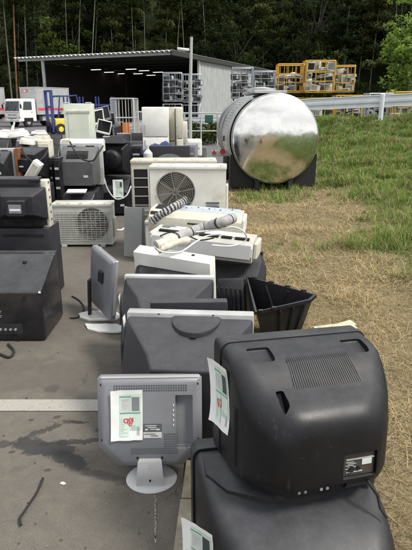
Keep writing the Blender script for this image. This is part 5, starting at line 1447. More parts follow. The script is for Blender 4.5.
# refrigerators
def fridge(label, px0, px1, py0, Y, d, mat, rz, seam=.62, back=False):
    xc, ww = XX(px0, px1, Y, .8); hh = Zp(py0, Y)
    t = thing('refrigerator', label, 'refrigerator', (xc, Y, 0), rz)
    g = G(); g.box((0, d/2, hh/2), (ww, d, hh), bev=.012, seg=2); g.build('cabinet', M[mat], t)
    if back:
        g = G(); g.box((0, -.006, hh*.49), (ww*.72, .012, hh*.86), bev=.004); g.build('back_panel', M[mat], t)
        g = G(); g.box((0, -.012, hh*.9), (ww*.82, .026, .05), bev=.004); g.box((0, -.0135, hh*.14), (ww*.7, .003, hh*.2)); g.build('back_cover', M['acgrey'], t)
        for sx in (-1, 1):
            g = G(); g.box((sx*ww*.38, .05, hh+.012), (.12, .10, .03), bev=.005); g.build('hinge_cover', M['acgrey'], t)
    else:
        for (za, zb__) in ((.02, seam-.006), (seam+.006, .99)):
            g = G(); g.box((0, -.025, hh*(za+zb__)/2), (ww*.985, .05, hh*(zb__-za)), bev=.01, seg=2); dr = g.build('door', M[mat], t)
            g = G(); g.box((-ww*.40, -.056, hh*(seam-.10 if za < .1 else seam+.10)), (.025, .02, .2), bev=.005); g.build('handle', M['bezelgrey'], dr)
    return t
fridge('pale green-white refrigerator seen from the back, tallest white block left of the cage trolley', 66.5, 94, 103.5, 11.6, .55, 'palegreen', R(6), back=True)
fridge('white two door refrigerator behind the outdoor units', 143, 169, 107, 11.2, .55, 'white', R(2))
fridge('narrow cream refrigerator turned sideways right of the white two door one', 169.5, 176, 107, 11.6, .6, 'cream', R(-14), .55)
fridge('slim yellowish refrigerator at the right end of the refrigerators, near the light pole', 176.5, 183, 107.5, 11.3, .6, 'cream', R(5), .6)
fridge('low white refrigerator partly hidden behind the computers near the light pole', 178, 187, 122, 12.4, .5, 'acwhite', R(0), .6)
# rows of televisions, monitors and computers across the yard behind
q = random.Random(41)
adj = ['dusty', 'dull', 'scratched', 'plain']
spots = [  # px0, px1, py top, Y, style, mat, bezel, label
 (-6, 8, 134, 9.5, 'box', 'charcoal', 'bezelgrey', 'grey framed television at the left edge under the heap of white scraps'),
 (8, 20, 138, 9.3, 'box', 'black', 'darkgrey', 'low black television second from the left edge below the white scraps'),
 (20, 33, 140, 9.0, 'trap', 'black2', 'bezelgrey', 'black television with a silver rim beneath the white indoor scraps'),
 (33, 48, 134, 10.2, 'box', 'darkgrey', 'darkgrey', 'long dark grey television in front of the forklift'),
 (48, 64, 134, 10.6, 'box', 'charcoal', 'black2', 'charcoal television right of the long one, below the yellow forklift'),
 (53, 63, 144, 8.6, 'box', 'black', 'black', 'small black television beside the beige computer case'),
 (104, 116, 136, 10.8, 'trap', 'black', 'bezelgrey', 'black television behind the round tube backed one'),
 (118, 132, 133, 11.5, 'box', 'black2', 'bezelgrey', 'pale rimmed dark television right below the cage trolley'),
 (130, 143, 141, 9.9, 'box', 'black', 'darkgrey', 'dark television left of the white two door refrigerator, low in the heap'),
 (132, 146, 133, 12.0, 'box', 'black', 'black', 'black television just left of the white two door refrigerator'),
 (100, 112, 148, 9.6, 'box', 'charcoal', 'charcoal', 'charcoal television in the gap right of the grey square backed one'),
 (-3, 14, 138, 8.4, 'box', 'black2', 'charcoal', 'dark television behind the wood sided one'),
 (196, 206, 148, 9.8, 'box', 'charcoal', 'charcoal', 'small charcoal television behind the white badge outdoor unit')]
for (a, b, pt, Y, st, mt, bz, lb) in spots:
    xc, ww = XX(a, b, Y, .7); zt = Zp(pt, Y)
    mid_tv(lb, xc, Y, 0, ww*.98, zt, .38, st, mt, bz, R(q.uniform(-9, 9)))
# pale scraps on top of the left rows
def scrap(label, px, py, Y, dims, mat, rot, cat='debris', name='scrap_plastic'):
    pp = at(px, py, Y); g = G()
    g.box((0, 0, 0), dims, bev=.012, seg=2, taper=(.8, .75)); g.box((dims[0]*.1, -dims[1]*.1, dims[2]*.6), (dims[0]*.6, dims[1]*.5, dims[2]*.4), bev=.01)
    return tag(g.build(name, M[mat], loc=(pp.x, Y, pp.z), rot=rot), label, cat)
scrap('crumpled white plastic piece, leftmost on the heap of scraps', 5, 134, 9.2, (.22, .3, .09), 'white', (.1, .1, .2))
scrap('white bent plastic piece standing up in the heap of scraps', 12, 131, 9.2, (.05, .05, .20), 'white', (.1, .35, .2))
scrap('broad white plastic shell on top of the scraps, right of the bent piece', 19, 134, 9.15, (.26, .3, .10), 'white', (0, -.15, -.2))
scrap('white plastic tray lying at the right end of the scraps', 28, 141, 8.85, (.24, .26, .10), 'acwhite', (0, .1, .1))
scrap('pale blue box lying in front of the forklift', 39, 133, 10.4, (.30, .26, .07), 'labelpale', (0, 0, .1))
scrap('small cream machine on the long dark grey television', 42, 138, 9.3, (.25, .25, .10), 'cream', (0, 0, -.2))
scrap('cream adding machine lying near the beige computer case', 38, 139.5, 9.0, (.16, .2, .06), 'cream', (0, .1, .3))
# stacked white rimmed monitors left of the cage trolley
def crt_mon(label, px, py, Y, s, rot, white=True):
    pp = at(px, py, Y)
    t = thing('monitor', label, 'monitor', pp, rot=rot)
    g = G()
    for (c, dd) in (((0, 0, s*.44), (s, .05, s*.06)), ((0, 0, -s*.40), (s, .05, s*.14)), ((-s*.46, 0, 0), (s*.08, .05, s*.94)), ((s*.46, 0, 0), (s*.08, .05, s*.94))): g.box(c, dd, bev=.008)
    g.build('bezel', M['white'] if white else M['silver'], t)
    g = G(); g.box((0, .015, .01), (s*.86, .03, s*.78)); g.build('screen', M['glass'], t)
    g = G(); g.loft([rrect(s*.94, s*.9, .02, 0, 0, .027, 3), rrect(s*.55, s*.5, .03, 0, 0, .36, 3)]); g.build('housing', M['acwhite'] if white else M['charcoal'], t, smooth=25)
    return t
crt_mon('white framed tube monitor tilted, dark screen facing out, beside the pale refrigerator', 104, 127, 13.0, .34, (R(5), R(14), R(8)))
crt_mon('white framed monitor standing sideways above the tilted one', 98, 117, 13.2, .36, (R(4), R(-10), R(52)))
for k, (px, py, lb, mt) in enumerate(((103, 114, 'dark monitor on top of the monitor pile beside the pale refrigerator', False), (108, 120, 'dull silver monitor at the right of the monitor pile by the cage trolley', False), (99, 133, 'dark silver monitor at the bottom of the monitor pile', False), (109, 132, 'silver monitor low in the pile in front of the cage trolley', False))):
    crt_mon(lb, px, py, 13.5+.15*k, .36, (R(6*k), R(-12+9*k), R(30-22*k)), mt)
t = thing('pallet', 'grey pallet carrying the pile of monitors', 'pallet', (at(103, 140, 13.5).x, 13.5, 0)); g = G(); 
zt = Zp(139, 13.5)
for k in range(6): g.box((-.5+.2*k, 0, zt-.02), (.14, 1.0, .03))
g.build('deck', M['greypanel'], t)
for y_ in (-.4, 0, .4):
    g = G(); g.box((0, y_, (zt-.04)/2), (1.1, .1, zt-.04)); g.build('runner', M['greypanel'], t)

# ------------------------------------------------------------------ roll cages
def roll_cage(label, mat, w_, d, h_, loc, rz, group, nv=6, nh=3, wheels=True, r=.019, rb=.009):
    t = thing('roll_cage', label, 'roll cage', loc, rz, group)
    x, y = w_/2, d/2; zb = .14 if wheels else .05
    def side(a, b, nv_, hz_):
        g = G(); a = Vector(a); b = Vector(b)
        g.tube([(a.x, a.y, zb), (a.x, a.y, h_-.05), (a.x*.97+b.x*.03, a.y*.97+b.y*.03, h_), (a.x*.03+b.x*.97, a.y*.03+b.y*.97, h_), (b.x, b.y, h_-.05), (b.x, b.y, zb)], r, 6)
        for k in range(1, nv_): p_ = a.lerp(b, k/nv_); g.cyl((p_.x, p_.y, zb+.02), (p_.x, p_.y, h_), rb, n=5)
        for k in range(hz_): z = zb+.06+(h_-zb-.1)*k/hz_; g.cyl((a.x, a.y, z), (b.x, b.y, z), rb*1.35, n=5)
        return g
    side((-x, y, 0), (x, y, 0), nv, nh).build('back_panel', mat, t)
    side((-x, -y, 0), (-x, y, 0), max(3, nv-2), nh).build('side_panel', mat, t)
    side((x, -y, 0), (x, y, 0), max(3, nv-2), nh).build('side_panel', mat, t)
    side((-x, -y, 0), (x, -y, 0), max(2, nv//2), nh).build('front_panel', mat, t)
    g = G(); g.box((0, 0, zb), (w_, d, .04), bev=.006); g.build('base', mat, t)
    if wheels:
        for sx in (-1, 1):
            for sy in (-1, 1):
                g = G(); g.cyl((sx*(x-.1)-.02, sy*(y-.1), .06), (sx*(x-.1)+.02, sy*(y-.1), .06), .06, n=14); g.box((sx*(x-.1), sy*(y-.1), .095), (.05, .05, .05)); g.build('wheel', M['rubber'], t)
    return t
# small appliances carried in the cages
def mk_appl(kind):
    g = G()
    if kind == 'microwave_oven':
        g.mi = 0; g.box((0, 0, .15), (.46, .34, .29), bev=.012); g.mi = 1; g.box((-.06, -.172, .15), (.28, .01, .20)); g.mi = 2; g.box((.16, -.172, .15), (.09, .01, .22))
    elif kind == 'monitor':
        g.mi = 0; g.loft([rrect(.40, .36, .02, 0, .18, -.14, 3), rrect(.40, .36, .02, 0, .18, -.09, 3), rrect(.24, .22, .03, 0, .16, .18, 3)]); g.mi = 1; g.box((0, -.142, .19), (.33, .008, .27))
    elif kind == 'rice_cooker':
        g.mi = 0; L_ = [[Vector((r_*math.cos(a), r_*math.sin(a), z)) for a in np.linspace(0, 6.283, 16, endpoint=False)] for r_, z in ((.13, 0), (.16, .08), (.16, .18), (.13, .24), (.05, .26))]; g.loft(L_); g.mi = 2; g.box((0, -.155, .12), (.1, .03, .08))
    elif kind == 'fan_heater':
        g.mi = 0; g.box((0, 0, .2), (.36, .2, .40), bev=.02, seg=2); g.mi = 1
        for k in range(6): g.box((0, -.101, .07+.03*k), (.28, .01, .012))
        g.mi = 2; g.box((0, -.101, .34), (.26, .01, .06))
    else:
        g.mi = 0; g.box((0, 0, .07), (.43, .36, .13), bev=.01); g.mi = 1; g.box((0, -.182, .07), (.30, .008, .04)); g.mi = 2; g.box((0, -.182, .105), (.36, .006, .01))
    return g
KINDS = ('microwave_oven', 'monitor', 'rice_cooker', 'fan_heater', 'video_recorder')
AP = {}
def appliance(kind, tone, loc, rot, label, group):
    key = (kind, tone)
    if key not in AP:
        mats = {'white': [M['acgrey'], M['glass'], M['labelpale']], 'cream': [M['cream'], M['printmid'], M['labelpale']], 'dark': [M['darkgrey'], M['glass'], M['labelpale']], 'silver': [M['silverlight'], M['glass'], M['charcoal']]}[tone]
        o = mk_appl(kind).build(kind, mats); AP[key] = o
    else:
        o = AP[key].copy(); COL.objects.link(o)
    o.location = loc; o.rotation_euler = rot
    return tag(o, label, kind.replace('_', ' '), group)
q = random.Random(90)
def fill(cx, cy, z0, w_, d, h_, rz, where, tones, n=9):
    z = z0+.17
    c_, s_ = math.cos(rz), math.sin(rz)
    lev = 0
    while z < z0+h_-.35 and lev < 5:
        for k in range(4):
            if q.random() < .10: continue
            kind = q.choice(KINDS); tone = q.choice(tones)
            lx = -w_*.34+w_*.225*k+q.uniform(-.05, .05); ly = -d*.2+q.uniform(-.08, .15)
            appliance(kind, tone, (cx+c_*lx-s_*ly, cy+s_*lx+c_*ly, z), (q.uniform(-.12, .12), q.uniform(-.2, .2), rz+q.uniform(-.5, .5)),
                      f'small {dict(white="white", cream="cream", dark="dark", silver="silver")[tone]} {kind.replace("_", " ")} piled {where}', f'appliances {where}')
        z += q.uniform(.27, .36); lev += 1
# yellow cages on the right, two high
YC = 25.5
def cage_px(label, px0, px1, py0, py1, Y, mat, group, d=.9, rz=0, base=None, nv=6, nh=3, wheels=True, r=.026, rb=.013, where=None, tones=('white', 'cream', 'silver', 'dark')):
    zb = Zp(py1, Y) if base is None else base
    xc, ww = XX(px0, px1, Y, zb+.8); hh = Zp(py0, Y)-zb
    roll_cage(label, mat, ww-.03, d, hh, (xc, Y+d/2, zb), rz, group, nv, nh, wheels, r, rb)
    if where: fill(xc, Y+d/2, zb, ww, d, hh, rz, where, tones)
    return zb
GY = 'yellow roll cages of small appliances'
cage_px('yellow roll cage, upper left of the stack beyond the guardrail', 278, 304, 64, 95.5, YC, M['yellow'], GY, where='in the upper left yellow cage')
cage_px('yellow roll cage, tallest in the upper middle of the stack beyond the guardrail', 305.5, 335, 60.5, 95.5, YC-.3, M['yellow'], GY, where='in the upper middle yellow cage')
cage_px('yellow roll cage, slightly leaning at the upper right of the stack', 334, 357, 65.5, 95, YC+.4, M['yellow'], GY, rz=R(-14), where='in the upper right yellow cage')
zb = .26
cage_px('yellow roll cage, lower left of the stack, mostly behind the tank', 279, 304, 98, 124, YC, M['yellow'], GY, base=zb, where='in the lower left yellow cage')
cage_px('yellow roll cage in the lower middle of the stack behind the guardrail', 305.5, 334, 98, 124, YC-.2, M['yellow'], GY, base=zb, where='in the lower middle yellow cage')
cage_px('yellow roll cage, lower right of the stack behind the guardrail', 335, 361, 95.5, 124, YC, M['yellow'], GY, base=zb, where='in the lower right yellow cage')
cage_px('yellow roll cage alone behind the guardrail at the right edge', 394, 420, 92, 118, 21, M['yellow'], GY, base=.4, nv=8, where='in the yellow cage at the right edge', tones=('dark', 'cream'))
cage_px('grey roll cage between the yellow cages behind the guardrail', 368, 392, 93.5, 118, 21.2, M['steel'], None, base=.4, nv=8, r=.022, rb=.011, where='in the grey cage behind the guardrail', tones=('dark', 'silver'))
# grey cages by the shed
GG = 'grey roll cages stacked by the shed'
for (a, b, p0, p1, Y, lb, wh, up) in (
    (163, 182, 72.5, 104, 31, 'grey roll cage of blue-grey machines, left of the pair before the shed mouth', 'in the left grey cage at the shed mouth', 1),
    (182.5, 201, 74, 105, 31.6, 'grey roll cage, right of the pair before the shed mouth', 'in the right grey cage at the shed mouth', 1),
    (232, 253, 67.5, 101, 30, 'grey roll cage with a monitor, left of the pair by the shed wall', 'in the left grey cage by the shed wall', 1),
    (254, 275, 71, 103, 30.6, 'grey roll cage, right of the pair by the shed wall', 'in the right grey cage by the shed wall', 1)):
    zb = cage_px(lb, a, b, p0, p1, Y, M['cagesteel'], GG, r=.022, rb=.011, nv=7, nh=4, where=wh, tones=('dark', 'dark', 'silver', 'dark'))
    xc, ww = XX(a, b, Y, 1); 
    roll_cage(lb.replace('grey roll cage', 'lower grey roll cage under the', 1).split(' of blue')[0].split(' with a')[0].replace('under the,', 'under the one at the') if False else
              {163: 'lower grey roll cage at the left of the shed mouth, under another', 182.5: 'lower grey roll cage at the right of the shed mouth, under another', 232: 'lower grey roll cage left by the shed wall, under another', 254: 'lower grey roll cage right by the shed wall, under another'}[a],
              M['cagesteel'], ww-.03, .9, zb-.01, (xc, Y+.45, 0), 0, GG, 7, 3, True, .022, .011)
# white trolley in the yard
Y = 16.5; xc, ww = XX(112.5, 135, Y, 1.0)
roll_cage('pale grey empty cage trolley with an orange part in it, right of the monitor pile', M['steelpaint'], ww, .7, Zp(98.5, Y), (xc, Y+.35, 0), R(-4), None, 7, 3, True, .022, .010)
for (px, py, dx, mt, lb) in ((125, 128, .22, 'orange', 'orange plastic crate inside the cage trolley'), (119, 127, .20, 'greypanel', 'grey plastic crate inside the cage trolley, left of the orange one')):
    pp = at(px, py, Y+.2); t = thing('crate', lb, 'crate', (pp.x, Y+.3, .16)); g = G(); hh = pp.z+.16-.16
    for (c, dd) in (((0, -.11, hh/2), (dx, .015, hh)), ((0, .11, hh/2), (dx, .015, hh)), ((-dx/2, 0, hh/2), (.015, .235, hh)), ((dx/2, 0, hh/2), (.015, .235, hh)), ((0, 0, .01), (dx, .22, .02))): g.box(c, dd)
    g.build('shell', M[mt], t)
# second low cage and blue-grey beam
Y = 17.5; xc, ww = XX(136, 146, Y, .8)
roll_cage('low pale cage trolley behind the white refrigerators', M['steelpaint'], ww+.3, .7, Zp(112, Y), (xc+.1, Y+.3, 0), R(3), None, 6, 3, True, .022, .010)

# ------------------------------------------------------------------ guardrails, light pole, fence bits
def guardrail(label, pts, post_every, hgt=.78):
    t = thing('guardrail', label, 'guardrail', pts[0])
    o = Vector(pts[0]); P = [Vector(p)-o for p in pts]
    prof = [(-.0, -.175), (.045, -.135), (.045, -.07), (.0, -.03), (.0, .03), (.045, .07), (.045, .135), (.0, .175), (-.012, .165), (.03, .13), (.03, .075), (-.012, .03), (-.012, -.03), (.03, -.075), (.03, -.13), (-.012, -.165)]
    loops = []
    for k, p in enumerate(P):
        d = (P[min(k+1, len(P)-1)]-P[max(k-1, 0)]); n = Vector((-d.y, d.x, 0)).normalized()
        if n.y < 0: n = -n
        loops.append([p+n*(a+.075)+Vector((0, 0, hgt-.175+b)) for a, b in prof])
    g = G(); g.loft(loops); g.build('beam', M['railwhite'], t, smooth=25)
    L_ = 0; nxt = post_every[0]
    for a, b in zip(P[:-1], P[1:]):
        seg = (b-a).length
        while nxt <= L_+seg:
            c = a.lerp(b, (nxt-L_)/seg); g = G(); g.cyl(c+Vector((0, 0, -1.0)), c+Vector((0, 0, hgt+.02)), .07, n=14); g.cyl(c+Vector((0, 0, hgt+.02)), c+Vector((0, 0, hgt+.05)), .07, .03, n=14); pz = g.build('post', M['railwhite'], t)
            for zz in (hgt-.11, hgt-.24):
                g = G(); dn = Vector((RN.x, RN.y, 0)); g.cyl(c+dn*.05+Vector((0, 0, zz)), c+dn*.075+Vector((0, 0, zz)), .014, n=8); g.build('bolt', M['steel'], pz)
            nxt += post_every[1]
        L_ += seg
    return t
pts = []
for a in np.linspace(8.0, -4.2, 16):
    x, y = R1.x+RE.x*a, R1.y+RE.y*a; pts.append((x, y, crest(a)))
guardrail('white corrugated guardrail climbing the bank at the right, steel post near its middle', pts, (8.0, 4.0), .72)
pa, pb = at(245, 118, 27.5), at(186, 119.5, 28.5)
guardrail('pale blue-white guardrail behind the light pole, left of the tank', [(pa.x+2.2, 27, Zp(121.5, 27.5)-.55), (pa.x, 27.5, Zp(121, 27.5)-.55), (pb.x, 28.5, Zp(122, 28.5)-.55), (at(150, 122, 29).x, 29, Zp(124, 29)-.5), (at(128, 126, 29.5).x, 29.5, Zp(129.5, 29.5)-.45)], (1.2, 2.4))
Y = 17; b_ = at(190, 130, Y); tp = at(191.5, 37, Y)
t = thing('light_pole', 'slim pale light pole with a short arm lamp, before the shed mouth', 'light pole', (b_.x, Y, 0))
g = G(); g.tube([(0, 0, 0), (.02, 0, 2), (tp.x-b_.x, 0, tp.z)], [.062, .055, .042], 12); g.build('pole', M['steelpaint'], t)
a2 = at(189, 50.5, Y); a3 = at(178, 49.3, Y)
g = G(); g.tube([(a2.x-b_.x, 0, a2.z), (a3.x-b_.x+.1, 0, a3.z)], .022, 8); g.build('arm', M['steelpaint'], t)
g = G(); g.box((a3.x-b_.x+.16, 0, a3.z-.0), (.36, .14, .07), rot=(0, R(6), 0), bev=.02, seg=2); hd = g.build('lamp_head', M['whitepaint'], t)
g = G(); g.box((a3.x-b_.x+.16, 0, a3.z-.038), (.28, .11, .012), rot=(0, R(6), 0)); g.build('lens', M['labelpale'], hd)
# dark green box on a post, pipes
Y = 24; pb = at(209, 119, Y); t = thing('control_box', 'dark green box on a post in front of the pale guardrail', 'control box', (pb.x, Y, 0))
g = G(); g.box((0, 0, pb.z), (.36, .25, .34), bev=.01); g.build('box', M['pcgreen'], t)
g = G(); g.box((0, -.127, pb.z), (.28, .008, .26), bev=.002); g.build('door', M['pcgreen'], t)
g = G(); g.cyl((0, .05, 0), (0, .05, pb.z-.17), .035, n=10); g.build('post', M['steelpaint'], t)
# low pipe fence below the guardrail
Y = 22; a_, b_ = at(168, 118, Y), at(234, 118, Y)
t = thing('pipe_fence', 'low grey pipe fence in front of the pale guardrail', 'fence', (a_.x, Y, 0)); L_ = b_.x-a_.x
z1, z2 = Zp(113, Y), Zp(131, Y)
for z in (z1, z2):
    g = G(); g.cyl((0, 0, z), (L_, 0, z), .025, n=8); g.build('rail', M['steelpaint'], t)
for k in range(5):
    g = G(); g.cyl((L_*k/4, 0, 0), (L_*k/4, 0, z1), .03, n=8); g.build('post', M['steelpaint'], t)
# weeds behind the fence
rr_ = np.random.default_rng(5); cs = np.stack([rr_.uniform(at(165, 130, 23).x, at(226, 130, 23).x, 40), rr_.uniform(22.3, 26, 40), rr_.uniform(.1, .7, 40)], 1)
setting(cards_object('weeds', *leaf_cloud(cs, rr_.uniform(.25, .5, 40), 2600, .10, np.array([[.07, .09, .03]])*rr_.uniform(.5, 1.4, (40, 1)), 79, .8), M['leaf']), 'stuff')
# ------------------------------------------------------------------ polished tank trailer
def tanker():
    Y = 10.0
    c = at(275.5, 139.5, Y); r = .80
    ax = R(3.5)       # the far end swings to the left
    t = thing('tank_trailer', 'tank trailer with a mirror polished domed end standing on the straw by the bank', 'tank trailer', (c.x, Y, 0), ax)
    zc = c.z
    def ring(rr, y, n=96): return [Vector((rr*math.cos(a), y, zc+rr*math.sin(a))) for a in np.linspace(0, 2*math.pi, n, endpoint=False)]
    m, nt, N, L = nodes('mirror_steel'); b = principled(N, L); vec = vcoord(N, L, False)
    n1 = noise_(N, L, vec, 1.6, 3, .5); n2 = noise_(N, L, vec, 9, 6, .7); 
    L.new(mixc(N, L, ramp(N, L, n2, .45, .75, 0, .5), (.80, .79, .76), (.62, .60, .55)), b.inputs['Base Color'])
    b.inputs['Metallic'].default_value = 1
    L.new(ramp(N, L, n2, .3, .8, .10, .24), b.inputs['Roughness']); L.new(bump_(N, L, n1, .25, .05), b.inputs['Normal'])
    M['mirror'] = m
    M['tanksteel'] = pm('brushed_tank_steel', (.36, .37, .38), .36, .85, var=.25, scale=3, dirt=.3, dirtcol=(.3, .28, .25))
    # dished end: shallow crown with a tight knuckle
    L_ = []
    for k in range(0, 23):
        f = k/22; rr = r*(1-f)**.5 if False else r*math.cos(f*math.pi/2)
        y = -.20*(math.sin(f*math.pi/2))**1.6
        if rr < .012: rr = .012
        L_.append(ring(rr, y))
    g = G(); g.loft(L_, cap0=False); g.build('domed_end', M['mirror'], t, smooth=80)
    g = G(); g.loft([ring(r, .0), ring(r+.004, .01), ring(r+.004, 3.6), ring(r*.8, 3.8), ring(.05, 3.9)], cap0=False); g.build('tank', M['tanksteel'], t, smooth=40)
    for y in (.02, .72, 1.6, 2.5, 3.4):
        g = G(); g.loft([ring(r+.004, y), ring(r+.022, y+.01), ring(r+.022, y+.06), ring(r+.004, y+.07)], cap0=False, cap1=False); g.build('band', M['tanksteel'], t, smooth=30)
    # quilted left guard over the wheel and top walkway with hatch
    g = G(); pr = []
    for a in np.linspace(R(118), R(205), 22): pr.append(a)
    def arc(rr, y): return [Vector((rr*math.cos(a), y, zc+rr*math.sin(a))) for a in pr]
    o1, o2, o3, o4 = arc(r+.03, .30), arc(r+.075, .30), arc(r+.075, 1.3), arc(r+.03, 1.3)
    n = len(pr); vs = o1+o2+o3+o4
    fs = [(k*n+i, k*n+i+1, ((k+1) % 4)*n+i+1, ((k+1) % 4)*n+i) for k in range(4) for i in range(n-1)]+[(0, n, 2*n, 3*n), (n-1, 2*n-1, 3*n-1, 4*n-1)]
    g.add(vs, fs); sh = g.build('splash_guard', M['steelpaint'], t, smooth=30)
    for k in range(1, 21):
        a = pr[k]; g = G(); g.box(((r+.077)*math.cos(a), .8, zc+(r+.077)*math.sin(a)), (.008, .98, .02), rot=(0, -a, 0)); g.build('rib', M['steel'], sh)
    g = G(); g.box((-.05, 1.3, zc+r+.05), (.62, 1.8, .05), bev=.006); g.build('walkway', M['steelpaint'], t)
    g = G(); g.cyl((-.1, 1.2, zc+r+.06), (-.1, 1.2, zc+r+.13), .30, n=28); g.cyl((-.1, 1.2, zc+r+.13), (-.1, 1.2, zc+r+.16), .25, .08, n=28); g.build('hatch', M['steel'], t)
    # chassis, mudflaps, wheels
    for sx in (-1, 1):
        g = G(); g.box((sx*.32, 2.1, zc-r-.02), (.09, 4.2, .20), bev=.01); g.build('chassis_rail', M['rubber'], t)
        for y in (.62, 1.85):
            for xx in ((.62,) if sx > 0 else (.62,)):
                w0 = sx*(xx-.16); w1 = sx*(xx+.16); zr = .40
                g = G(); L2 = [[Vector((x_, y+rr*math.cos(a), zr+rr*math.sin(a))) for a in np.linspace(0, 6.2832, 36, endpoint=False)] for x_, rr in ((w0, .26), (w0+sx*.02, .385), (w0+sx*.05, .40), (w1-sx*.05, .40), (w1-sx*.02, .385), (w1, .26))]
                g.loft(L2); wh = g.build('wheel', M['rubber'], t, smooth=35)
                g = G(); g.cyl((w1-sx*.04, y, zr), (w1-sx*.015, y, zr), .22, .19, n=24); g.build('rim', M['steel'], wh)
        g = G(); g.box((sx*.60, .12, .40), (.46, .02, .62), rot=(R(3), 0, 0)); g.build('mudflap', M['rubber'], t)
    g = G(); g.box((0, .30, .42), (1.5, .10, .16), bev=.012); g.build('rear_beam', M['rubber'], t)
    g = G(); g.box((0, .9, .42), (1.05, 1.0, .5), bev=.02); g.build('undercarriage', M['slot'], t)
    # lamp bracket sticking out on the left with red lamp and triangle
    zl = Zp(152, Y+.4); 
    g = G(); g.box((-.98, .42, zl-.02), (.36, .06, .11), bev=.01); br = g.build('lamp_bracket', M['steelpaint'], t)
    g = G(); a0 = -1.12; g.loft([[Vector((a0+.055*math.sin(k*2.0944), y_, zl+.0+.055*math.cos(k*2.0944))) for k in range(3)] for y_ in (.388, .372)]); g.build('reflector', M['redglass'], br, smooth=0)
    g = G(); g.cyl((-.95, .39, zl+.02), (-.95, .36, zl+.02), .05, n=16); g.build('tail_lamp', M['redglass'], br)
    g = G(); g.box((.93, .40, zc-.02), (.04, .05, .10), bev=.005); g.build('marker_lamp', M['rust'], t)
    g = G(); g.box((-.93, .40, zc+.0), (.04, .05, .10), bev=.005); g.build('marker_lamp', M['rust'], t)
tanker()

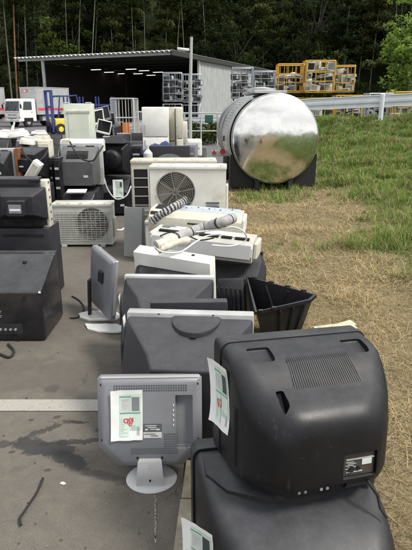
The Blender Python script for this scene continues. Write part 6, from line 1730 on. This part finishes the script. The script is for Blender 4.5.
# ------------------------------------------------------------------ truck, second truck, forklift
def truck(label, loc, rz, group=None):
    t = thing('truck', label, 'truck', loc, rz, group)
    W_ = 1.85
    M['glassblue'] = pm('windscreen', (0.05, 0.065, 0.075), .12, var=.2, scale=1)
    # cab: profile extruded across
    prof = [(0.02, .42), (0, .55), (0.0, 1.10), (.16, 1.95), (.30, 2.05), (1.45, 2.05), (1.50, 1.95), (1.50, .42)]
    g = G(); g.prism(prof, lambda a, b, h: Vector((h, a, b)), -W_/2, W_/2); cab = g.build('cab', M['whitepaint'], t, smooth=20)
    bv = cab.modifiers.new('bevel', 'BEVEL'); bv.width = .05; bv.segments = 3; bv.limit_method = 'ANGLE'; bv.angle_limit = R(25)
    def onf(z): return (z-1.10)/.85*.16 if z > 1.10 else 0
    g = G(); A = [(-.82, 1.18), (.82, 1.18), (.76, 1.86), (-.76, 1.86)]
    g.loft([[Vector((x, onf(z)-.004, z)) for x, z in A], [Vector((x, onf(z)-.012, z)) for x, z in A]]); g.build('windscreen', M['glassblue'], t)
    for sx in (-1, 1):
        g = G(); g.box((sx*.66, -.012, .70), (.34, .04, .20), bev=.03, seg=2); g.build('headlight', M['labelpale'], t)
        g = G(); g.box((sx*.925, .72, 1.18), (.012, .95, 1.38), bev=.004); d_ = g.build('door', M['whitepaint'], t)
        g = G(); P4 = [(.30, 1.25), (1.12, 1.25), (1.12, 1.85), (.42, 1.85)]; g.loft([[Vector((sx*.9325, y, z)) for y, z in P4], [Vector((sx*.937, y, z)) for y, z in P4]]); g.build('window', M['glassblue'], d_)
        g = G(); g.box((sx*.936, 1.08, 1.10), (.02, .14, .03)); g.build('handle', M['printdark'], d_)
        g = G(); g.tube([(sx*.90, .18, 1.75), (sx*1.08, .02, 1.68)], .015, 6); g.box((sx*1.08, .02, 1.50), (.16, .05, .30), bev=.015); g.build('mirror', M['slot'], t)
    g = G(); g.mi = 0; g.box((0, -.006, .90), (1.0, .03, .10), bev=.008); g.mi = 1; g.box((0, -.024, .90), (.16, .006, .05)); g.build('grille', [M['printgrey'], M['labelpale']], t)
    g = G(); g.box((0, -.03, .50), (W_, .12, .20), bev=.03, seg=2); bp = g.build('bumper', M['whitepaint'], t)
    g = G(); g.box((0, -.092, .52), (.34, .008, .16)); g.build('number_plate', M['labelpale'], bp)
    for sx in (-1, 1):
        g = G(); g.cyl((sx*.72, -.085, .52), (sx*.72, -.098, .52), .06, n=14); g.build('fog_lamp', M['printgrey'], bp)
    for sx in (-1, 1):
        g = G(); g.box((sx*.86, .75, .55), (.16, .86, .30), bev=.02); g.build('wheel_arch', M['slot'], t)
        g = G(); g.box((sx*.885, -.012, .72), (.09, .05, .18), bev=.02); g.build('indicator', M['orange'], t)
        g = G(); g.tube([(sx*.5-.25, -.012, 1.16), (sx*.5+.05, .055, 1.50)], .012, 5); g.build('wiper', M['slot'], t)
        g = G(); g.box((sx*.55, 2.6, .62), (.5, .9, .38), bev=.02); g.build('side_locker', M['printgrey'], t)
    g = G(); g.box((0, -.006, 1.075), (1.6, .02, .02)); g.build('front_gap', M['printdark'], t)
    g = G(); g.box((0, -.008, .66), (1.0, .02, .06)); g.build('intake', M['printdark'], t)
    # body box
    g = G(); g.box((0, 3.25, 1.90), (W_+.02, 3.3, 2.0), bev=.012); bx = g.build('cargo_box', M['boxsilver'], t)
    g = G()
    for k in range(7): 
        for sx in (-1, 1): g.box((sx*(W_/2+.013), 1.75+.5*k, 1.90), (.012, .03, 1.94))
    for z in (.93, 2.88):
        g.box((0, 3.25, z), (W_+.06, 3.34, .06))
    g.build('box_trim', M['steel'], bx)
    g = G()
    for sx in (-1, 1): g.box((sx*(W_/2+.021), 3.2, 1.30), (.006, 3.0, .17))
    g.build('red_stripe', M['red'], bx)
    # sign on the box front: red lozenge with pale letters
    g = G(); g.mi = 0; g.box((-.35, 1.594, 2.62), (.72, .008, .22), bev=.003); g.mi = 1
    for k, (x_, w2, h2) in enumerate(((-.58, .05, .14), (-.50, .09, .03), (-.42, .05, .14), (-.30, .12, .12), (-.16, .05, .14))): g.box((x_, 1.588, 2.62), (w2, .005, h2))
    g.build('sign', [M['red'], M['paper']], bx)
    g = G(); g.box((0, 2.9, .62), (.8, 3.8, .18)); g.build('chassis', M['slot'], t)
    for y in (.75, 3.6):
        for sx in (-1, 1):
            g = G(); L2 = [[Vector((x_, y+rr*math.cos(a), .36+rr*math.sin(a))) for a in np.linspace(0, 6.2832, 28, endpoint=False)] for x_, rr in ((sx*.66, .25), (sx*.68, .355), (sx*.90, .355), (sx*.92, .25))]
            g.loft(L2); wh = g.build('wheel', M['rubber'], t, smooth=35)
            g = G(); g.cyl((sx*.90, y, .36), (sx*.925, y, .36), .19, .16, n=20); g.build('rim', M['steel'], wh)
    return t
M['boxsilver'] = pm('cargo_box_silver', (.46, .47, .48), .45, .3, var=.08, dirt=.2)
p = gnd(13.5, 127.3)
tr = truck('white cabbed truck with a silver cargo box and red stripe, parked before the shed', (p.x, p.y, 0), R(-34))
dup(tr, (p.x-4.75, p.y-1.2, 0), R(-34), 'white truck cut off by the left edge beside the silver box one')
def forklift():
    p = gnd(52, 134); Y = 31.0; xc = at(55, 120, Y).x
    t = thing('forklift', 'yellow forklift with a dark blue mast in front of the silver truck box', 'forklift', (xc, Y, 0), R(-50))
    # local: mast toward -y
    g = G(); g.box((0, .55, .62), (1.05, 1.5, .50), bev=.06, seg=2); g.build('body', M['liftyellow'], t)
    g = G(); g.box((0, 1.30, .78), (1.10, .55, .85), bev=.12, seg=3); cw = g.build('counterweight', M['liftyellow'], t)
    g = G(); g.box((0, 1.58, .66), (.8, .03, .16), bev=.008); g.box((.556, 1.25, .66), (.02, .4, .14)); g.box((-.556, 1.25, .66), (.02, .4, .14)); g.build('dark_band', M['slot'], cw)
    for sx in (-1, 1):
        g = G(); g.box((sx*.36, -.28, 1.25), (.11, .16, 2.3), bev=.01); g.build('mast', M['blue'], t)
        g = G(); g.tube([(sx*.46, .0, .9), (sx*.46, .18, 2.05), (sx*.46, 1.2, 2.12), (sx*.48, 1.45, .95)], .045, 8); g.build('guard_post', M['blue'], t)
        for y, rr in ((.05, .30), (1.2, .26)):
            g = G(); g.loft([[Vector((x_, y+r_*math.cos(a), rr+r_*math.sin(a))) for a in np.linspace(0, 6.2832, 24, endpoint=False)] for x_, r_ in ((sx*.42, rr*.8), (sx*.44, rr), (sx*.60, rr), (sx*.62, rr*.8))]); wh = g.build('wheel', M['rubber'], t)
            g = G(); g.cyl((sx*.61, y, rr), (sx*.628, y, rr), rr*.5, n=16); g.build('rim', M['liftyellow'], wh)
        g = G(); g.box((sx*.22, -.95, .10), (.11, 1.1, .045), taper=(1, 1)); g.box((sx*.22, -.42, .38), (.11, .05, .6)); g.build('fork', M['slot'], t)
    for z in (.5, 1.5, 2.34):
        g = G(); g.box((0, -.28, z), (.84, .10, .12), bev=.008); g.build('mast_crossbar', M['blue'], t)
    for k in range(5):
        g = G(); g.box((0, .22+.22*k, 2.10), (.92, .04, .04)); g.build('guard_bar', M['blue'], t)
    g = G(); g.box((0, .85, 1.02), (.46, .44, .16), bev=.05, seg=2); g.box((0, 1.05, 1.35), (.44, .12, .55), bev=.05, seg=2); g.build('seat', M['slot'], t)
    g = G(); g.tube([(0, .15, .85), (0, .38, 1.25)], .025, 8); pts = [Vector((.17*math.cos(a), .38+.08*math.sin(a), 1.25+.14*math.sin(a))) for a in np.linspace(0, 6.283, 20)]; g.tube(pts, .015, 6); g.build('steering_wheel', M['slot'], t)
forklift()
# blue steel rack in the shed mouth
Y = 34; a_, b_ = at(64, 104, Y), at(112, 104, Y)
t = thing('pallet_rack', 'blue steel rack with thin beams standing in the shed mouth', 'rack', (a_.x, Y, 0)); L_ = b_.x-a_.x
for k in range(4):
    for yy in (0, .9):
        g = G(); g.box((L_*k/3, yy, 1.05), (.08, .06, 2.1)); g.build('upright', M['blue'], t)
for z in (.9, Zp(105, Y)):
    for yy in (-.035, .935):
        g = G(); g.box((L_/2, yy, z), (L_, .045, .11)); g.build('beam', M['blue'], t)
q = random.Random(6)
for k in range(9):
    x_ = a_.x+L_*(.08+.1*k); appliance(q.choice(KINDS), q.choice(['dark', 'silver', 'white']), (x_, Y+.45, .955), (0, 0, q.uniform(-.4, .4)), 'appliance standing on the lower beams of the blue rack', 'appliances on the blue rack')

# ------------------------------------------------------------------ the shed
def shed():
    HZ = 5.5
    A = gnd(172, 53.5, HZ); B = gnd(20, 60.5, HZ); C = gnd(272, 73, HZ)
    u = Vector((B.x-A.x, B.y-A.y, 0)); Lw = u.length; u.normalize()
    v = Vector((C.x-A.x, C.y-A.y, 0)); Ld = v.length; v.normalize()
    t = thing('shed', 'long open fronted shed with a corrugated roof, dark inside, before the wooded hill', 'shed', (A.x, A.y, 0))
    def P(a, b, z): return u*a+v*b+Vector((0, 0, z))
    M['shedwall'] = pm('pale_shed_cladding', (.36, .38, .375), .55, var=.08, scale=1.5, dirt=.25, dirtcol=(.28, .28, .27), dscale=.6)
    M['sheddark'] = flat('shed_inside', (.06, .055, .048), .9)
    M['roofwhite'] = pm('white_corrugated_roof', (.66, .68, .68), .45, var=.08, scale=3, dirt=.2)
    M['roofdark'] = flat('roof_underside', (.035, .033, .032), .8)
    # corrugated roof: waves run from front to back
    n = 36*8; top = []; bot = []
    rise = .02
    for i in range(n+1):
        a = -.25+(Lw+.5)*i/n; zz = .15*abs(math.cos(i/8*math.pi))**.8
        top.append((a, zz))
    vs = []; fs = []
    for (b, dz) in ((-.55, 0), (Ld, rise)):
        for a, zz in top: vs.append(P(a, b, HZ+.10+zz+dz))
        for a, zz in top: vs.append(P(a, b, HZ+.085+zz*.85+dz-.02))
    m = n+1
    for i in range(n):
        fs += [(i, i+1, 2*m+i+1, 2*m+i), (m+i, 3*m+i, 3*m+i+1, m+i+1), (i, m+i, m+i+1, i+1)]
    g = G(); g.add(vs, fs); rf = g.build('roof', M['roofwhite'], t, smooth=40, fix=False)
    # eave beam, side fascia, soffit
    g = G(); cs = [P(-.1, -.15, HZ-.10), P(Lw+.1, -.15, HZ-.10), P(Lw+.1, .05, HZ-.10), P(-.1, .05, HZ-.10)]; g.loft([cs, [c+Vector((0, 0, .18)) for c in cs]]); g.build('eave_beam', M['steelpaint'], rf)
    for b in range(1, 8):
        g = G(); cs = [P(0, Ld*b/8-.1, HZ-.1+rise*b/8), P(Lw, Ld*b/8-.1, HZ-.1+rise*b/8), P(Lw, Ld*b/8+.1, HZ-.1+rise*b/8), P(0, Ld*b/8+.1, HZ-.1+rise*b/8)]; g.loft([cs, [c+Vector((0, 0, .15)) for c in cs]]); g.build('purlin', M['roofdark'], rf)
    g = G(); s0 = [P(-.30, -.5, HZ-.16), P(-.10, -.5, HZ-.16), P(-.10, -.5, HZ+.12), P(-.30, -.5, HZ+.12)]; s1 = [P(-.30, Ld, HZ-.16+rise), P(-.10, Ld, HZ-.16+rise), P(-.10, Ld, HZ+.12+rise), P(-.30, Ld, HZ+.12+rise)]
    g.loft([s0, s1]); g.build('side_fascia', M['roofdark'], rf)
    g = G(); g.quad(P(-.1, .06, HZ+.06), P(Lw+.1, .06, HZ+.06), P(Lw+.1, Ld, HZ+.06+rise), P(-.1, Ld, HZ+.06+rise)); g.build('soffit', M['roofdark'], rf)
    # walls
    b0 = Ld*.19
    nr = 60; vs = []; fs = []
    def walltop(b): return HZ-.12+rise*b/Ld
    for i in range(nr*2+1):
        b = b0+(Ld-b0)*i/(nr*2); off = -.03 if i % 4 in (0, 1) else .0
        vs += [P(off, b, 0), P(off, b, walltop(b))]
    fs = [(2*i, 2*i+2, 2*i+3, 2*i+1) for i in range(nr*2)]
    g = G(); g.add(vs, fs); g.build('side_wall', M['shedwall'], t, smooth=0)
    g = G(); cs = [P(-.06, b0-.10, 0), P(.16, b0-.10, 0), P(.16, b0+.02, 0), P(-.06, b0+.02, 0)]; g.loft([cs, [c+Vector((0, 0, walltop(b0))) for c in cs]]); g.build('wall_post', M['whitepaint'], t)
    for (a0, b0_, a1, b1) in ((.12, b0+.1, .12, Ld-.1), (.12, Ld-.1, Lw, Ld-.1), (Lw, Ld-.1, Lw, Ld*.1)):
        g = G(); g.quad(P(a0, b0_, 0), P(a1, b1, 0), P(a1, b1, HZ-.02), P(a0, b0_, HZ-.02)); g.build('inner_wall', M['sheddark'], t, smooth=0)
    # columns along the front and middle
    pc_ = at(55.5, 80, A.y+2)
    for (a, b) in ((Lw-2.6, .1), (Lw-2.6, Ld*.5), (Lw*.45, Ld*.5), (.15, Ld*.5)):
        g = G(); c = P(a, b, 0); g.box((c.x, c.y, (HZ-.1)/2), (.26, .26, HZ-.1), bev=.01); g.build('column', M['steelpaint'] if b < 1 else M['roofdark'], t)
    # lit tubes under the roof
    m, nt, N, L = nodes('lit_tube'); em = N.new('ShaderNodeEmission'); em.inputs[0].default_value = (1, .97, .92, 1); em.inputs[1].default_value = 1.6
    out = N.new('ShaderNodeOutputMaterial'); L.new(em.outputs[0], out.inputs[0]); M['lit'] = m
    for (px, py) in ((96, 70), (109, 72.5), (121, 74), (131, 69.5), (138, 74), (144, 71), (151, 75.5), (158, 72.5), (185, 77), (194, 82)):
        c = gnd(px, py, HZ-.35)
        if (c-A).dot(v) > Ld-.5 or py > 76: c = gnd(px, py, HZ-.2)
        c = c-A; c.z = HZ-.35
        g = G(); d = u*.62; s = v*.07
        vs = [c-d-s, c+d-s, c+d+s, c-d+s]; g.loft([vs, [q_+Vector((0, 0, .05)) for q_ in vs]]); lp = g.build('ceiling_lamp', M['lit'], t)
        g = G(); vs = [c-d*1.05-s*1.4+Vector((0, 0, .052)), c+d*1.05-s*1.4+Vector((0, 0, .052)), c+d*1.05+s*1.4+Vector((0, 0, .052)), c-d*1.05+s*1.4+Vector((0, 0, .052))]; g.loft([vs, [q_+Vector((0, 0, .05)) for q_ in vs]]); g.build('housing', M['steelpaint'], lp)
    g = G(); c = at(184.5, 70, A.y+.5)-A; g.box((c.x, c.y, c.z), (.22, .22, .5), bev=.02); g.build('horn_speaker', M['steelpaint'], t)
shed()
